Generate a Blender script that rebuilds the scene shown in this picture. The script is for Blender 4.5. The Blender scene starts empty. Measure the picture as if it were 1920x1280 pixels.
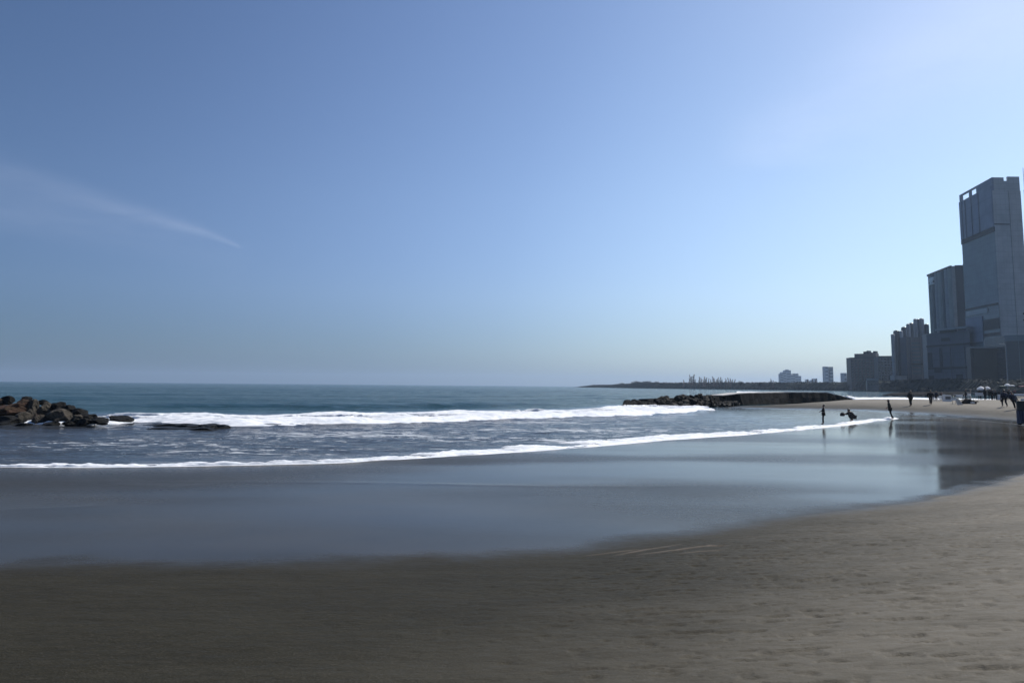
import bpy, bmesh, math, random
import numpy as np
from mathutils import Matrix, Vector
R = math.radians
random.seed(11)
sc = bpy.context.scene
col = sc.collection

# ------------------------------------------------------------------ camera
EYE, F, TILT, ROLL, PX, PY = 2.6, 1371.0, R(6.0), R(0.5), 960.0, 578.4
fw = Vector((0, math.cos(TILT), math.sin(TILT)))
r0 = Vector((1, 0, 0)); u0 = Vector((0, -math.sin(TILT), math.cos(TILT)))
rt = r0 * math.cos(ROLL) + u0 * math.sin(ROLL)
up = u0 * math.cos(ROLL) - r0 * math.sin(ROLL)
cd = bpy.data.cameras.new('camera')
cam = bpy.data.objects.new('camera', cd); col.objects.link(cam)
m = Matrix((rt, up, -fw)).transposed().to_4x4()
m.translation = (0, 0, EYE)
cam.matrix_world = m
cd.sensor_width = 36; cd.lens = F / 1920 * 36
cd.shift_y = -61.6 / 1920
cd.clip_start = 0.1; cd.clip_end = 40000
sc.camera = cam

# ------------------------------------------------------------------ world, sun, exposure
SUN_EL, SUN_AZ = R(46), R(52)      # azimuth measured from +Y towards +X
w = bpy.data.worlds.new('World'); sc.world = w; w.use_nodes = True
nt = w.node_tree; nt.nodes.clear()
sky = nt.nodes.new('ShaderNodeTexSky'); sky.sky_type = 'NISHITA'; sky.sun_disc = False
sky.sun_elevation = SUN_EL; sky.sun_rotation = SUN_AZ
sky.altitude = 0; sky.air_density = 1.0; sky.dust_density = .5; sky.ozone_density = 2.5
bg = nt.nodes.new('ShaderNodeBackground'); bg.inputs[1].default_value = 0.115
wo = nt.nodes.new('ShaderNodeOutputWorld')
# thin high haze: the sky is darker away from the sun and dull along the horizon
tcw = nt.nodes.new('ShaderNodeTexCoord'); dt = nt.nodes.new('ShaderNodeVectorMath'); dt.operation = 'DOT_PRODUCT'
nt.links.new(tcw.outputs['Generated'], dt.inputs[0]); dt.inputs[1].default_value = (math.sin(SUN_AZ), math.cos(SUN_AZ), 0)
cr = nt.nodes.new('ShaderNodeValToRGB'); nt.links.new(dt.outputs['Value'], cr.inputs[0]); cr.color_ramp.interpolation = 'B_SPLINE'
el = cr.color_ramp.elements; el[0].position = .0; el[0].color = (.39, .455, .555, 1); el[1].position = 1.0; el[1].color = (1.06, 1.02, .98, 1)
for p_, c_ in ((.3, (.53, .575, .685)), (.6, (.74, .77, .86)), (.78, (.96, .96, .97))): e_ = el.new(p_); e_.color = (*c_, 1)
sxw = nt.nodes.new('ShaderNodeSeparateXYZ'); nt.links.new(tcw.outputs['Generated'], sxw.inputs[0])
cr2 = nt.nodes.new('ShaderNodeValToRGB'); nt.links.new(sxw.outputs[2], cr2.inputs[0]); cr2.color_ramp.interpolation = 'B_SPLINE'
el = cr2.color_ramp.elements; el[0].position = 0; el[0].color = (.31, .42, .60, 1); el[1].position = .5; el[1].color = (1.0, .98, .96, 1)
for p_, c_ in ((.04, (.38, .485, .63)), (.12, (.72, .75, .85)), (.25, (.97, .95, .94))): e_ = el.new(p_); e_.color = (*c_, 1)
def mulw(a, b):
    x = nt.nodes.new('ShaderNodeMix'); x.data_type = 'RGBA'; x.blend_type = 'MULTIPLY'; x.inputs[0].default_value = 1
    nt.links.new(a, x.inputs[6]); nt.links.new(b, x.inputs[7]); return x.outputs[2]
skc = mulw(mulw(sky.outputs[0], cr.outputs[0]), cr2.outputs[0])
mrw = nt.nodes.new('ShaderNodeMapRange'); nt.links.new(dt.outputs['Value'], mrw.inputs[0]); mrw.inputs[1].default_value = .45; mrw.inputs[2].default_value = .95; mrw.inputs[3].default_value = 1; mrw.inputs[4].default_value = .62
nt.links.new(mrw.outputs[0], skc.node.inputs[0])      # the dull band fades out towards the sun
br = nt.nodes.new('ShaderNodeVectorMath'); br.operation = 'SCALE'; nt.links.new(skc, br.inputs[0]); br.inputs['Scale'].default_value = 1.2
nt.links.new(br.outputs[0], bg.inputs[0]); nt.links.new(bg.outputs[0], wo.inputs[0])
sd = bpy.data.lights.new('sun', 'SUN'); sd.energy = 4.0; sd.angle = R(0.5); sd.color = (1, .96, .9)
so = bpy.data.objects.new('sun', sd); col.objects.link(so)
sdir = Vector((math.sin(SUN_AZ) * math.cos(SUN_EL), math.cos(SUN_AZ) * math.cos(SUN_EL), math.sin(SUN_EL)))
so.rotation_euler = sdir.to_track_quat('Z', 'Y').to_euler()
so.location = (60, 40, 180)
vs = sc.view_settings
vs.view_transform = 'Standard'; vs.look = 'None'; vs.gamma = 1; vs.use_curve_mapping = False
vs.exposure = 0.12
sc.render.engine = 'CYCLES'
sc.cycles.use_denoising = True
sc.cycles.max_bounces = 8
sc.cycles.volume_bounces = 0
sc.cycles.sample_clamp_indirect = 6

# ------------------------------------------------------------------ helpers
def ray(px, py):
    return fw + rt * ((px - PX) / F) + up * ((PY - py) / F)
def at(px, py, z=0.0):                 # the point of the level z seen at a photo pixel
    d = ray(px, py); t = (z - EYE) / d.z
    return Vector((0, 0, EYE)) + d * t
def atd(px, py, Y):                    # the point at depth Y
    d = ray(px, py)
    return Vector((0, 0, EYE)) + d * (Y / d.y)

def tag(o, label=None, cat=None, group=None, kind=None):
    if label: o['label'] = label
    if cat: o['category'] = cat
    if group: o['group'] = group
    if kind: o['kind'] = kind
    return o
def empty(name, loc, rz=0.0):
    o = bpy.data.objects.new(name, None); col.objects.link(o)
    o.location = loc; o.rotation_euler = (0, 0, rz); o.empty_display_size = .3
    return o
def link(name, me, mat=None, parent=None, smooth=False):
    o = bpy.data.objects.new(name, me); col.objects.link(o)
    if mat: me.materials.append(mat)
    if parent: o.parent = parent
    if smooth: me.polygons.foreach_set('use_smooth', [True] * len(me.polygons))
    return o
def grid_mesh(name, X, Y, Z, attrs=None, keep=None):
    n, m_ = X.shape
    me = bpy.data.meshes.new(name)
    co = np.stack([X, Y, Z], -1).reshape(-1, 3).astype(np.float32)
    idx = np.arange(n * m_).reshape(n, m_)
    q = np.stack([idx[:-1, :-1], idx[:-1, 1:], idx[1:, 1:], idx[1:, :-1]], -1)
    if keep is not None: q = q[keep[:-1, :-1] | keep[1:, 1:] | keep[:-1, 1:] | keep[1:, :-1]]
    q = q.reshape(-1, 4)
    used = np.unique(q); remap = -np.ones(n * m_, int); remap[used] = np.arange(len(used))
    co = co[used]; q = remap[q]
    me.vertices.add(len(co)); me.vertices.foreach_set('co', co.ravel())
    me.loops.add(q.size); me.loops.foreach_set('vertex_index', q.ravel().astype(np.int32))
    me.polygons.add(len(q)); me.polygons.foreach_set('loop_start', np.arange(0, q.size, 4, dtype=np.int32))
    me.polygons.foreach_set('loop_total', np.full(len(q), 4, np.int32))
    me.polygons.foreach_set('use_smooth', np.ones(len(q), bool))
    me.update(calc_edges=True)
    for k, v in (attrs or {}).items():
        a = me.attributes.new(k, 'FLOAT', 'POINT'); a.data.foreach_set('value', v.reshape(-1)[used].astype(np.float32))
    me.validate()
    return me

_T = np.random.RandomState(5).rand(8, 256, 256)
def vn(x, y, s=0):
    xi = np.floor(x).astype(int); yi = np.floor(y).astype(int)
    fx = x - xi; fy = y - yi
    fx = fx * fx * (3 - 2 * fx); fy = fy * fy * (3 - 2 * fy)
    T = _T[s % 8]
    a = T[yi & 255, xi & 255]; b = T[yi & 255, (xi + 1) & 255]
    c = T[(yi + 1) & 255, xi & 255]; d = T[(yi + 1) & 255, (xi + 1) & 255]
    return (a * (1 - fx) + b * fx) * (1 - fy) + (c * (1 - fx) + d * fx) * fy
def fbm(x, y, s=0, o=4, g=.5):
    t = 0; amp = 1; tot = 0
    for k in range(o):
        t = t + amp * vn(x * 2 ** k + 17.3 * k, y * 2 ** k + 9.1 * k, s + k); tot += amp; amp *= g
    return t / tot
def sst(a, b, x):
    t = np.clip((x - a) / (b - a), 0, 1); return t * t * (3 - 2 * t)

# ---- material helpers
class NT:
    def __init__(s, name):
        s.m = bpy.data.materials.new(name); s.m.use_nodes = True; s.t = s.m.node_tree; s.t.nodes.clear()
        s.out = s.n('ShaderNodeOutputMaterial')
    def n(s, ty, **k):
        nd = s.t.nodes.new(ty)
        for a, b in k.items(): setattr(nd, a, b)
        return nd
    def l(s, a, b): s.t.links.new(a, b)
    def put(s, sock, v):
        if hasattr(v, 'links'): s.l(v, sock)
        elif isinstance(v, tuple) and len(v) == 3: sock.default_value = (*v, 1) if len(sock.default_value) == 4 else v
        else: sock.default_value = v
    def coord(s, scale=(1, 1, 1), kind='Object'):
        tc = s.n('ShaderNodeTexCoord'); mp = s.n('ShaderNodeMapping')
        s.l(tc.outputs[kind], mp.inputs[0]); mp.inputs['Scale'].default_value = scale
        return mp.outputs[0]
    def noise(s, vec, scale, detail=4, rough=.55, dist=0):
        nd = s.n('ShaderNodeTexNoise'); s.l(vec, nd.inputs['Vector'])
        nd.inputs['Scale'].default_value = scale; nd.inputs['Detail'].default_value = detail
        nd.inputs['Roughness'].default_value = rough; nd.inputs['Distortion'].default_value = dist
        return nd.outputs['Fac']
    def ramp(s, fac, a, b, lo=0.0, hi=1.0):
        r = s.n('ShaderNodeMapRange'); r.interpolation_type = 'SMOOTHSTEP'
        s.put(r.inputs[0], fac); s.put(r.inputs[1], a); s.put(r.inputs[2], b)
        s.put(r.inputs[3], lo); s.put(r.inputs[4], hi)
        return r.outputs[0]
    def mix(s, f, a, b):
        x = s.n('ShaderNodeMix', data_type='RGBA'); s.put(x.inputs[0], f); s.put(x.inputs[6], a); s.put(x.inputs[7], b)
        return x.outputs[2]
    def math(s, op, a, b=0.0, c=None):
        x = s.n('ShaderNodeMath', operation=op); s.put(x.inputs[0], a); s.put(x.inputs[1], b)
        if c is not None: s.put(x.inputs[2], c)
        return x.outputs[0]
    def attr(s, name):
        a = s.n('ShaderNodeAttribute'); a.attribute_name = name; return a.outputs['Fac']
    def bump(s, h, strength, dist=.02, normal=None):
        b = s.n('ShaderNodeBump'); s.put(b.inputs['Height'], h); s.put(b.inputs['Strength'], strength)
        b.inputs['Distance'].default_value = dist
        if normal: s.l(normal, b.inputs['Normal'])
        return b.outputs[0]
    def princ(s, color, rough=.6, normal=None, **k):
        p = s.n('ShaderNodeBsdfPrincipled'); s.put(p.inputs['Base Color'], color); s.put(p.inputs['Roughness'], rough)
        if normal: s.l(normal, p.inputs['Normal'])
        for a, b in k.items(): s.put(p.inputs[a.replace('_', ' ')], b)
        s.l(p.outputs[0], s.out.inputs[0])
        return p
def simple(name, c1, c2=None, scale=2.0, rough=.7, bump=.0, bdist=.02, **k):
    t = NT(name); v = t.coord()
    if c2 is None: c2 = tuple(x * .75 for x in c1)
    n1 = t.noise(v, scale, 6, .6)
    c = t.mix(t.ramp(n1, .35, .65), c1, c2)
    nb = t.bump(t.noise(v, scale * 3, 5), bump, bdist) if bump else None
    t.princ(c, rough, nb, **k)
    return t.m

# ------------------------------------------------------------------ shore lines (world metres, from the water level)
def line(pts, ext_l=None, ext_r=None):
    P = [at(*p) for p in pts]
    xs = [p.x for p in P]; ys = [p.y for p in P]
    if ext_l: xs = [e[0] for e in ext_l] + xs; ys = [e[1] for e in ext_l] + ys
    if ext_r: xs += [e[0] for e in ext_r]; ys += [e[1] for e in ext_r]
    return np.array(xs), np.array(ys)
B1 = line([(0, 1060), (300, 1054), (600, 1050), (900, 1044), (1080, 1030), (1300, 998), (1500, 966), (1740, 938), (1920, 890)],
          [(-400, 16), (-60, 10.5), (-20, 10.2)], [(20, 27), (27, 34), (36, 44), (50, 52), (400, 60)])
F2 = line([(0, 876), (200, 876), (500, 872), (650, 867), (900, 852), (1000, 845), (1100, 838), (1250, 824), (1400, 815), (1500, 806), (1600, 795), (1680, 785)],
          [(-400, 30), (-50, 21.5)], [(40, 75), (62, 75), (400, 90)])
B2pix = [(1335, 766), (1400, 766), (1500, 768), (1600, 770), (1680, 774.5), (1800, 784.5), (1910, 795), (2100, 814)]
LAND = [tuple(at(*p).xy) for p in B2pix]
LAND += [(48, 53), (60, 54), (400, 62), (5000, 300), (7000, 9000), (420, 2600), (137, 1580), (120, 1500), (205, 1200), (289, 900), (345, 740),
         (325, 620), (225, 340), (150, 230), (100, 160), (84, 136), (72, 130), (62, 129), (50, 127), (38, 113), (28, 101)]
LAND = np.array(LAND)
def land_sd(x, y):
    P = LAND; n = len(P); d = np.full(x.shape, 1e9); ins = np.zeros(x.shape, bool)
    for i in range(n):
        ax, ay = P[i]; bx, by = P[(i + 1) % n]
        ex, ey = bx - ax, by - ay
        t = np.clip(((x - ax) * ex + (y - ay) * ey) / (ex * ex + ey * ey), 0, 1)
        d = np.minimum(d, np.hypot(x - ax - t * ex, y - ay - t * ey))
        c = ((ay > y) != (by > y)) & (x < ex * (y - ay) / (ey if ey else 1e-9) + ax)
        ins ^= c
    return np.where(ins, d, -d)
def ground_h(x, y):
    x = np.asarray(x, float); y = np.asarray(y, float)
    s1 = np.interp(x, *B1) - y + .35 * (fbm(x * .35, y * .35, 2) - .5)
    near = np.where(s1 > 0, .02 * s1 + .085 * (np.sqrt(s1 * s1 * (s1 > 0) + 1.0) - 1.0), 0)
    near = np.minimum(near, 2.0 + .002 * near)
    s2 = y - np.interp(x, *F2)
    sea = np.where(s2 > 0, -np.minimum(.03 * s2, 2.5), 0)
    sd = land_sd(x, y)
    dist = np.hypot(x, y)
    wide = np.interp(x, [28, 60, 75], [22, 9, 8])
    wide = np.where(dist > 170, 14, wide)
    land = .88 * sst(0, 1, sd / wide) + .25 * sst(25, 80, sd) + .015 * np.clip(sd, -1, 1)
    land = land - .05 * np.clip(-sd, 0, 40)
    h = np.maximum(near + sea, land)
    lag = (s1 < 0) & (s2 < .5) & (sd < 0)
    h = np.where(lag, np.maximum(h, -.004) , h)
    return h, s1, s2, sd
def gz(x, y): return float(ground_h(np.array([x]), np.array([y]))[0][0])
def on(px, py):
    """the ground point seen at a photo pixel"""
    d = ray(px, py); t = np.concatenate([np.arange(3, 60, .1), np.arange(60, 400, .3)])
    h = np.maximum(ground_h(d.x * t, d.y * t)[0], 0); i = int(np.argmax(EYE + d.z * t <= h))
    if (h[i] < .3 or i == 0) and py < 757 and px > 1560:       # hidden foot of something standing on the crest of the sand bar
        m_ = (t > 92) & (t < 124) & (h > .5); g = np.where(m_, np.abs(EYE + d.z * t - h), 9); i = int(np.argmin(g))
    return Vector((d.x * t[i], d.y * t[i], h[i]))

# ------------------------------------------------------------------ materials of the setting
def mat_sand():
    t = NT('beach_sand'); v = t.coord()
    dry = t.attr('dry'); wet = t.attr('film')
    vs_ = t.coord((.5, 1.4, 1))
    n1 = t.noise(vs_, 1.3, 6, .6); n2 = t.noise(t.coord((.7, 1.3, 1)), 70, 3, .7); n3 = t.noise(vs_, 9, 5, .6)
    big = t.noise(t.coord((.25, .5, 1)), .8, 4, .55)
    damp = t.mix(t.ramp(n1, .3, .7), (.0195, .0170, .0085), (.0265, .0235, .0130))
    dry_glare_c = t.mix(t.ramp(n1, .3, .7), (.165, .146, .112), (.215, .190, .148))
    c = t.mix(dry, damp, dry_glare_c)  # pale tone serves dry sand and the painted glare at right
    c = t.mix(t.math('MULTIPLY', t.ramp(n3, .5, .75), .35), c, (.05, .046, .04))
    c = t.mix(t.math('MULTIPLY', t.ramp(n2, .45, .8), .26), c, (.20, .175, .14))
    c = t.mix(t.math('MULTIPLY', t.attr('pale'), .4), c, (.26, .205, .16))
    c = t.mix(wet, c, t.mix(t.ramp(big, .35, .65), (.033, .026, .013), (.048, .038, .020)))
    rd = t.ramp(n3, .3, .7, .62, .8)
    r = t.n('ShaderNodeMix', data_type='FLOAT'); t.l(wet, r.inputs[0]); t.l(rd, r.inputs[2])
    t.l(t.ramp(t.noise(t.coord((.1, .25, 1)), .6, 4), .35, .65, .09, .17), r.inputs[3])
    h = t.math('ADD', t.math('MULTIPLY', t.noise(t.coord((.8, 1.9, 1)), 5, 6, .62), 1.0), t.math('MULTIPLY', n2, .35))
    notwet = t.math('SUBTRACT', 1.0, wet)
    st = t.math('MULTIPLY_ADD', notwet, .55, .012)
    b = t.bump(h, st, .035)
    p = t.princ(c, r.outputs[0], b)
    ior = t.n('ShaderNodeMix', data_type='FLOAT'); t.l(wet, ior.inputs[0]); ior.inputs[2].default_value = 1.4; ior.inputs[3].default_value = 1.23
    t.l(ior.outputs[0], p.inputs['IOR'])
    sp = t.n('ShaderNodeMix', data_type='FLOAT'); t.l(wet, sp.inputs[0]); sp.inputs[2].default_value = .15; sp.inputs[3].default_value = .3
    t.l(sp.outputs[0], p.inputs['Specular IOR Level'])
    return t.m
def mat_sea():
    t = NT('sea_water')
    churn = t.attr('churn'); deep = t.attr('deep')
    v1 = t.coord((.45, 1.2, 1)); v0 = t.coord()
    shallow = t.mix(t.ramp(t.noise(v1, .4, 4), .35, .65), (.030, .036, .044), (.044, .048, .054))
    c = t.mix(deep, shallow, (.003, .046, .058))
    # thin foam flecks floating on the broken water
    web = t.noise(t.coord((.32, 1.0, 1)), 2.6, 9, .75, .6)
    patch = t.noise(t.coord((.12, .3, 1)), .6, 3)
    thr = t.math('SUBTRACT', .65, t.math('MULTIPLY', t.math('MULTIPLY', churn, t.ramp(patch, .3, .7)), .155))
    fl = t.ramp(web, thr, t.math('ADD', thr, .035))
    fl = t.math('MULTIPLY', fl, t.math('MULTIPLY', t.ramp(churn, .02, .2), .8))
    c2 = t.mix(fl, c, (.75, .78, .8))
    rr = t.n('ShaderNodeMix', data_type='FLOAT'); t.l(fl, rr.inputs[0]); rr.inputs[2].default_value = .09; rr.inputs[3].default_value = .6
    hh = t.math('ADD', t.noise(t.coord((.3, .8, 1)), 1.1, 5, .6), t.math('MULTIPLY', t.noise(t.coord((.5, 1.2, 1)), 5.0, 4, .6), .25))
    b = t.bump(hh, t.attr('rough'), .9)
    t.princ(c2, rr.outputs[0], b, IOR=1.30, Specular_IOR_Level=.2)
    return t.m
def mat_foam():
    t = NT('foam'); v = t.coord((.5, 1, 1))
    n = t.noise(v, 3.0, 8, .65); c = t.mix(t.ramp(n, .38, .6), (.70, .74, .77), (.95, .95, .95))
    t.princ(c, .75, t.bump(t.noise(v, 9, 6, .6), .5, .06), Subsurface_Weight=.0)
    return t.m
M_sand, M_sea, M_foam = mat_sand(), mat_sea(), mat_foam()

# ------------------------------------------------------------------ sand, one sheet
th = np.radians(np.concatenate([np.linspace(-180, -62, 40)[:-1], np.linspace(-62, -42, 50)[:-1], np.linspace(-42, 42, 680), np.linspace(42, 62, 50)[1:], np.linspace(62, 180, 40)[1:]]))
rr = np.concatenate([[0.0, .6, 1.2, 1.8, 2.4], np.geomspace(3, 24, 520), np.geomspace(24, 150, 520)[1:], np.geomspace(150, 400, 120)[1:], np.geomspace(400, 12000, 50)[1:]])
TH, RR = np.meshgrid(th, rr)
X = RR * np.sin(TH); Y = RR * np.cos(TH)
H, s1, s2, sdl = ground_h(X, Y)
film = 1 - sst(-.8, .9, s1 + .9 * (fbm(X * .9, Y * 1.6, 3, 5) - .5))
film = film * (1 - sst(-.8, .8, sdl + .4 * (fbm(X * .8, Y, 1) - .5)))
film = np.where((sdl > 0) & (X < 48), 1 - sst(.5, 6, sdl), film)
dry = sst(0, 1, (H - .12) / .8 * .55 + (X - 1.0) * .075 + .3 * (fbm(X * .3, Y * .6, 4) - .5)) * (s1 > 0)  # dryness by height; the rise to the right paints sunward sheen into the colour
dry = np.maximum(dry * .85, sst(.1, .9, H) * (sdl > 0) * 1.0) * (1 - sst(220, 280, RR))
band = np.exp(-((s2 + 3.2 + 3 * (fbm(X * .06, Y * .1, 4) - .5)) / 3.2) ** 2) * (1 - sst(-9, 2, X)) * .36 + .30 * sst(.35, .75, fbm(X * .07, Y * .22, 6, 3)) * (1 - sst(6, 22, X))
film = film * (1 - np.clip(band, 0, .75) * (s2 < 0))
nearm = sst(0, 2.5, s1) * (RR < 40)
und = (fbm(X * .7, Y * 1.9, 6, 5) - .5) * .035 + (fbm(X * 3.2, Y * 7, 1, 4, .6) - .5) * .016
pits = -np.clip(fbm(X * 3.6, Y * 9.0, 7, 3) - .63, 0, .12) * .16 * sst(-2, 3, X) - np.clip(fbm(X * 7 + 5, Y * 17.0, 5, 2) - .68, 0, .1) * .10 * sst(-3, 4, X)
H = H + (und + pits) * nearm
farm = (sdl > 1) & (RR < 200)
H = H + np.where(farm, (fbm(X * .5, Y * .5, 3, 4) - .5) * .12, 0)
# faint swash creases in the wet flat and little rivulets at its near edge
pale = np.zeros_like(H)
def crease(pts, wdt, hgt, palev=0.0):
    global H, pale
    P = [at(*p) for p in pts]
    d = np.full(X.shape, 1e9)
    sel = (RR > 6) & (RR < 45)
    xs, ys = X[sel], Y[sel]; dd = np.full(xs.shape, 1e9); tt = np.zeros(xs.shape)
    n = len(P) - 1
    for i in range(n):
        a, b = P[i], P[i + 1]; ex, ey = b.x - a.x, b.y - a.y
        t = np.clip(((xs - a.x) * ex + (ys - a.y) * ey) / (ex * ex + ey * ey), 0, 1)
        q = np.hypot(xs - a.x - t * ex, ys - a.y - t * ey)
        tt = np.where(q < dd, (i + t) / n, tt); dd = np.minimum(dd, q)
    env = np.sin(np.clip(tt, 0, 1) * math.pi) ** .5
    g = np.exp(-(dd / wdt) ** 2) * env * (.35 + .9 * fbm(xs * 1.5, ys * 3, 5))
    H[sel] += g * hgt; pale[sel] = np.maximum(pale[sel], g * palev)
crease([(90, 902), (400, 903), (700, 905), (1000, 911), (1200, 912), (1440, 908)], .22, .012)
crease([(170, 893), (230, 908), (330, 912), (420, 905)], .25, .010)
crease([(0, 955), (120, 952), (220, 944)], .2, .008)
crease([(1090, 1046), (1150, 1040), (1200, 1034)], .035, .012, 1.1)
crease([(1150, 1049), (1210, 1037), (1280, 1025)], .045, .014, 1.2)
crease([(1190, 1051), (1240, 1046), (1330, 1034), (1370, 1040)], .05, .014, 1.3)
crease([(1270, 1057), (1310, 1052), (1360, 1050)], .035, .012, 1.0)
crease([(1180, 1056), (1210, 1058)], .03, .01, .8)
H = np.where(s2 > .0, H, H)
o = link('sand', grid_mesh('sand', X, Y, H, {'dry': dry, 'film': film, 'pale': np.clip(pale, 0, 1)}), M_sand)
tag(o, kind='structure')

# ------------------------------------------------------------------ sea, one sheet
th = np.radians(np.concatenate([np.linspace(-88, -45, 60)[:-1], np.linspace(-45, 40, 760), np.linspace(40, 75, 50)[1:]]))
rr = np.concatenate([np.geomspace(18, 130, 700), np.geomspace(130, 420, 220)[1:], np.geomspace(420, 11000, 90)[1:]])
TH, RR = np.meshgrid(th, rr)
X = RR * np.sin(TH); Y = RR * np.cos(TH)
s = Y - np.interp(X, *F2)
SD = land_sd(X, Y)
jet = Vector((19, 94))
# foam band 1 (the broken wave): far and near edges
U1 = line([(-200, 786), (100, 785), (195, 784), (430, 785), (560, 783), (700, 780), (900, 775), (1060, 772.5), (1120, 768.5), (1160, 763), (1230, 763), (1335, 767)], [(-200, 60)], [(60, 100)])
L1 = line([(-200, 801), (100, 800), (250, 797), (430, 802), (500, 802), (650, 799), (750, 796), (900, 789.5), (1050, 785), (1200, 780.5), (1290, 776), (1332, 769)], [(-200, 48)], [(60, 99)])
u1 = np.interp(X, *U1); l1 = np.interp(X, *L1)
churn = sst(0, 3, s) * (1 - sst(-3, 1, Y - l1)) * sst(-24, -12, X + .1 * Y) * (1 - .8 * sst(6, 24, X))
churn = np.maximum(churn, .3 * sst(-2, 1, Y - l1) * (1 - sst(-2, 5, Y - u1)) )
churn = np.maximum(churn, .7 * np.exp(-((s - 1.5) / 1.6) ** 2) * (s > 0))
deep = sst(-2, 10, Y - u1)
open_ = sst(0, 25, Y - u1)
calm = sst(8, 30, X) * (Y < u1 + 2)
# swells: low ridges parallel to the shore, steeper on the shoreward side
Z = np.zeros_like(X)
wob = 6 * (fbm(X * .02, Y * .008, 2, 3) - .5)
off = Y - u1 + wob
def swell(c, wd, a, mod):
    u = (off - c) / wd
    return a * mod * np.exp(-np.where(u < 0, (u * 1.7) ** 2, (u * .7) ** 2))
Z += swell(30, 4.5, .42, sst(-60, -30, X) * (1 - sst(-8, 16, X)))
Z += swell(62, 8, .28, .4 + .8 * fbm(X * .015, Y * .01 + 4, 1, 3))
Z += swell(105, 11, .3, .4 + .8 * fbm(X * .012, Y * .01, 3, 3))
Z += .22 * open_ * np.sin(off * .105 + 3 * fbm(X * .01, Y * .01, 5, 2)) * sst(120, 200, off) * (RR < 1500)
Z += open_ * (fbm(X * .07, Y * .2, 4, 4) - .5) * .35 * (RR < 900)
Z += open_ * (fbm(X * .35, Y * .8, 6, 3) - .5) * .10 * (RR < 300)
Z += (1 - open_) * sst(0, 6, s) * (1 - .75 * calm) * ((fbm(X * .45, Y * 1.3, 2, 4) - .5) * .09 + (fbm(X * 1.2, Y * 3, 3, 2) - .5) * .03)
Z *= 1 - .85 * sst(60, 85, X) * (1 - sst(330, 460, Y)) - .5 * sst(20, 60, X) * (1 - sst(60, 85, X)) * (1 - sst(330, 460, Y))
Z += .22 * sst(-1.5, 2.5, Y - l1) * (1 - sst(0, 14, Y - u1)) * (X < 22)     # the bore stands above the trough before it
edge = s + .5 * (fbm(X * .5, Y * .3, 3, 4) - .5)
Z = Z + .02
Z = np.where(edge < .5, Z * sst(-.1, .5, edge) - .4 * (1 - sst(-.6, .1, edge)), Z)
rough = .10 + .9 * open_ + .22 * churn * (1 - open_)
rough = rough * (1 - .75 * calm) * np.interp(RR, [0, 60, 300, 2000], [1, 1, 1.0, 1.0])
rough = np.where((s < 3) & (deep < .5), rough * .5 + .02, rough)
keep = (s > -1.5)
o = link('sea', grid_mesh('sea', X, Y, Z, {'churn': churn, 'deep': deep, 'rough': rough}, keep), M_sea)
tag(o, kind='structure')

# ------------------------------------------------------------------ foam
def foam_strip(name, x0, x1, ufn, lfn, dx, nv, hgt, thr, seed, base, fx=.5, fy=1.2, rag=1.0, label=None, fan=False, gaps=0.0):
    xs = np.arange(x0, x1, dx); vv = np.linspace(-.12, 1.12, nv)
    XX, V = np.meshgrid(xs, vv)
    q = XX * 300 if fan else XX
    lo = lfn(XX) + rag * 1.2 * (fbm(q * .35, q * 0 + seed, seed, 4) - .5); hi = ufn(XX) + rag * (fbm(q * .3, q * 0 + 3 + seed, seed + 1, 4) - .5)
    YY = lo + (hi - lo) * V
    if fan: XX = XX * YY
    prof = sst(-.02, .10, V) * (1 - sst(.8, 1.02, V))
    nz = fbm(XX * fx, YY * fy, seed, 6, .6)
    ZZ = base(XX, YY, V) + hgt * (prof * (thr + (nz - .5) * 2.6 - gaps * sst(.46, .60, fbm(XX * .16, YY * .9, seed + 3, 5, .6)) * sst(.15, .35, V)) - .18) + .05 * prof * (fbm(XX * 4, YY * 5, seed + 2, 3) - .5)
    o = link(name, grid_mesh(name, XX, YY, ZZ), M_foam)
    tag(o, label, 'foam', kind='stuff')
    return o
def base1(x, y, v):
    return .24 * sst(-1.5, 2.5, y - np.interp(x, *L1)) * (1 - sst(0, 14, y - np.interp(x, *U1))) + .02
foam_strip('sea_foam', float(at(150, 790).x), float(at(1334, 768).x), lambda x: np.interp(x, *U1), lambda x: np.interp(x, *L1), .12, 150, .24, .58, 1, base1, .22, .55, gaps=2.2,
           label='thick white foam of the broken wave running from the rocks to the jetty tip')
def wid(x):
    P = [(0, 3.5), (300, 4), (500, 6), (650, 7), (850, 9), (1000, 12), (1100, 11), (1250, 7.5), (1400, 5), (1500, 3.5), (1600, 2.5), (1682, 1.6)]
    ps = np.array([at(p[0], np.interp(p[0], [0, 500, 900, 1100, 1400, 1682], [877, 873, 854, 840, 817, 786])).x for p in P])
    return ps, [p[1] for p in P]
_nx, _nw = wid(0)
def lf2(x): return np.interp(x, *F2) + .05
def uf2(x):
    y = np.interp(x, *F2); return y + np.interp(x, _nx, _nw) * y * y / (EYE * F)
foam_strip('swash_foam', -24, float(at(1684, 784).x), uf2, lf2, .045, 44, .085, .62, 4, lambda x, y, v: 0 * x + .02, .9, 2.2, .5, gaps=.9,
           label='thin white foam line of the last wave curling up the wet sand')
U3 = line([(1560, 739.5), (1600, 741), (1680, 741.2), (1800, 741.5)], [(60, 200)]); L3 = line([(1560, 745), (1600, 750), (1680, 752), (1800, 753)])
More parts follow.
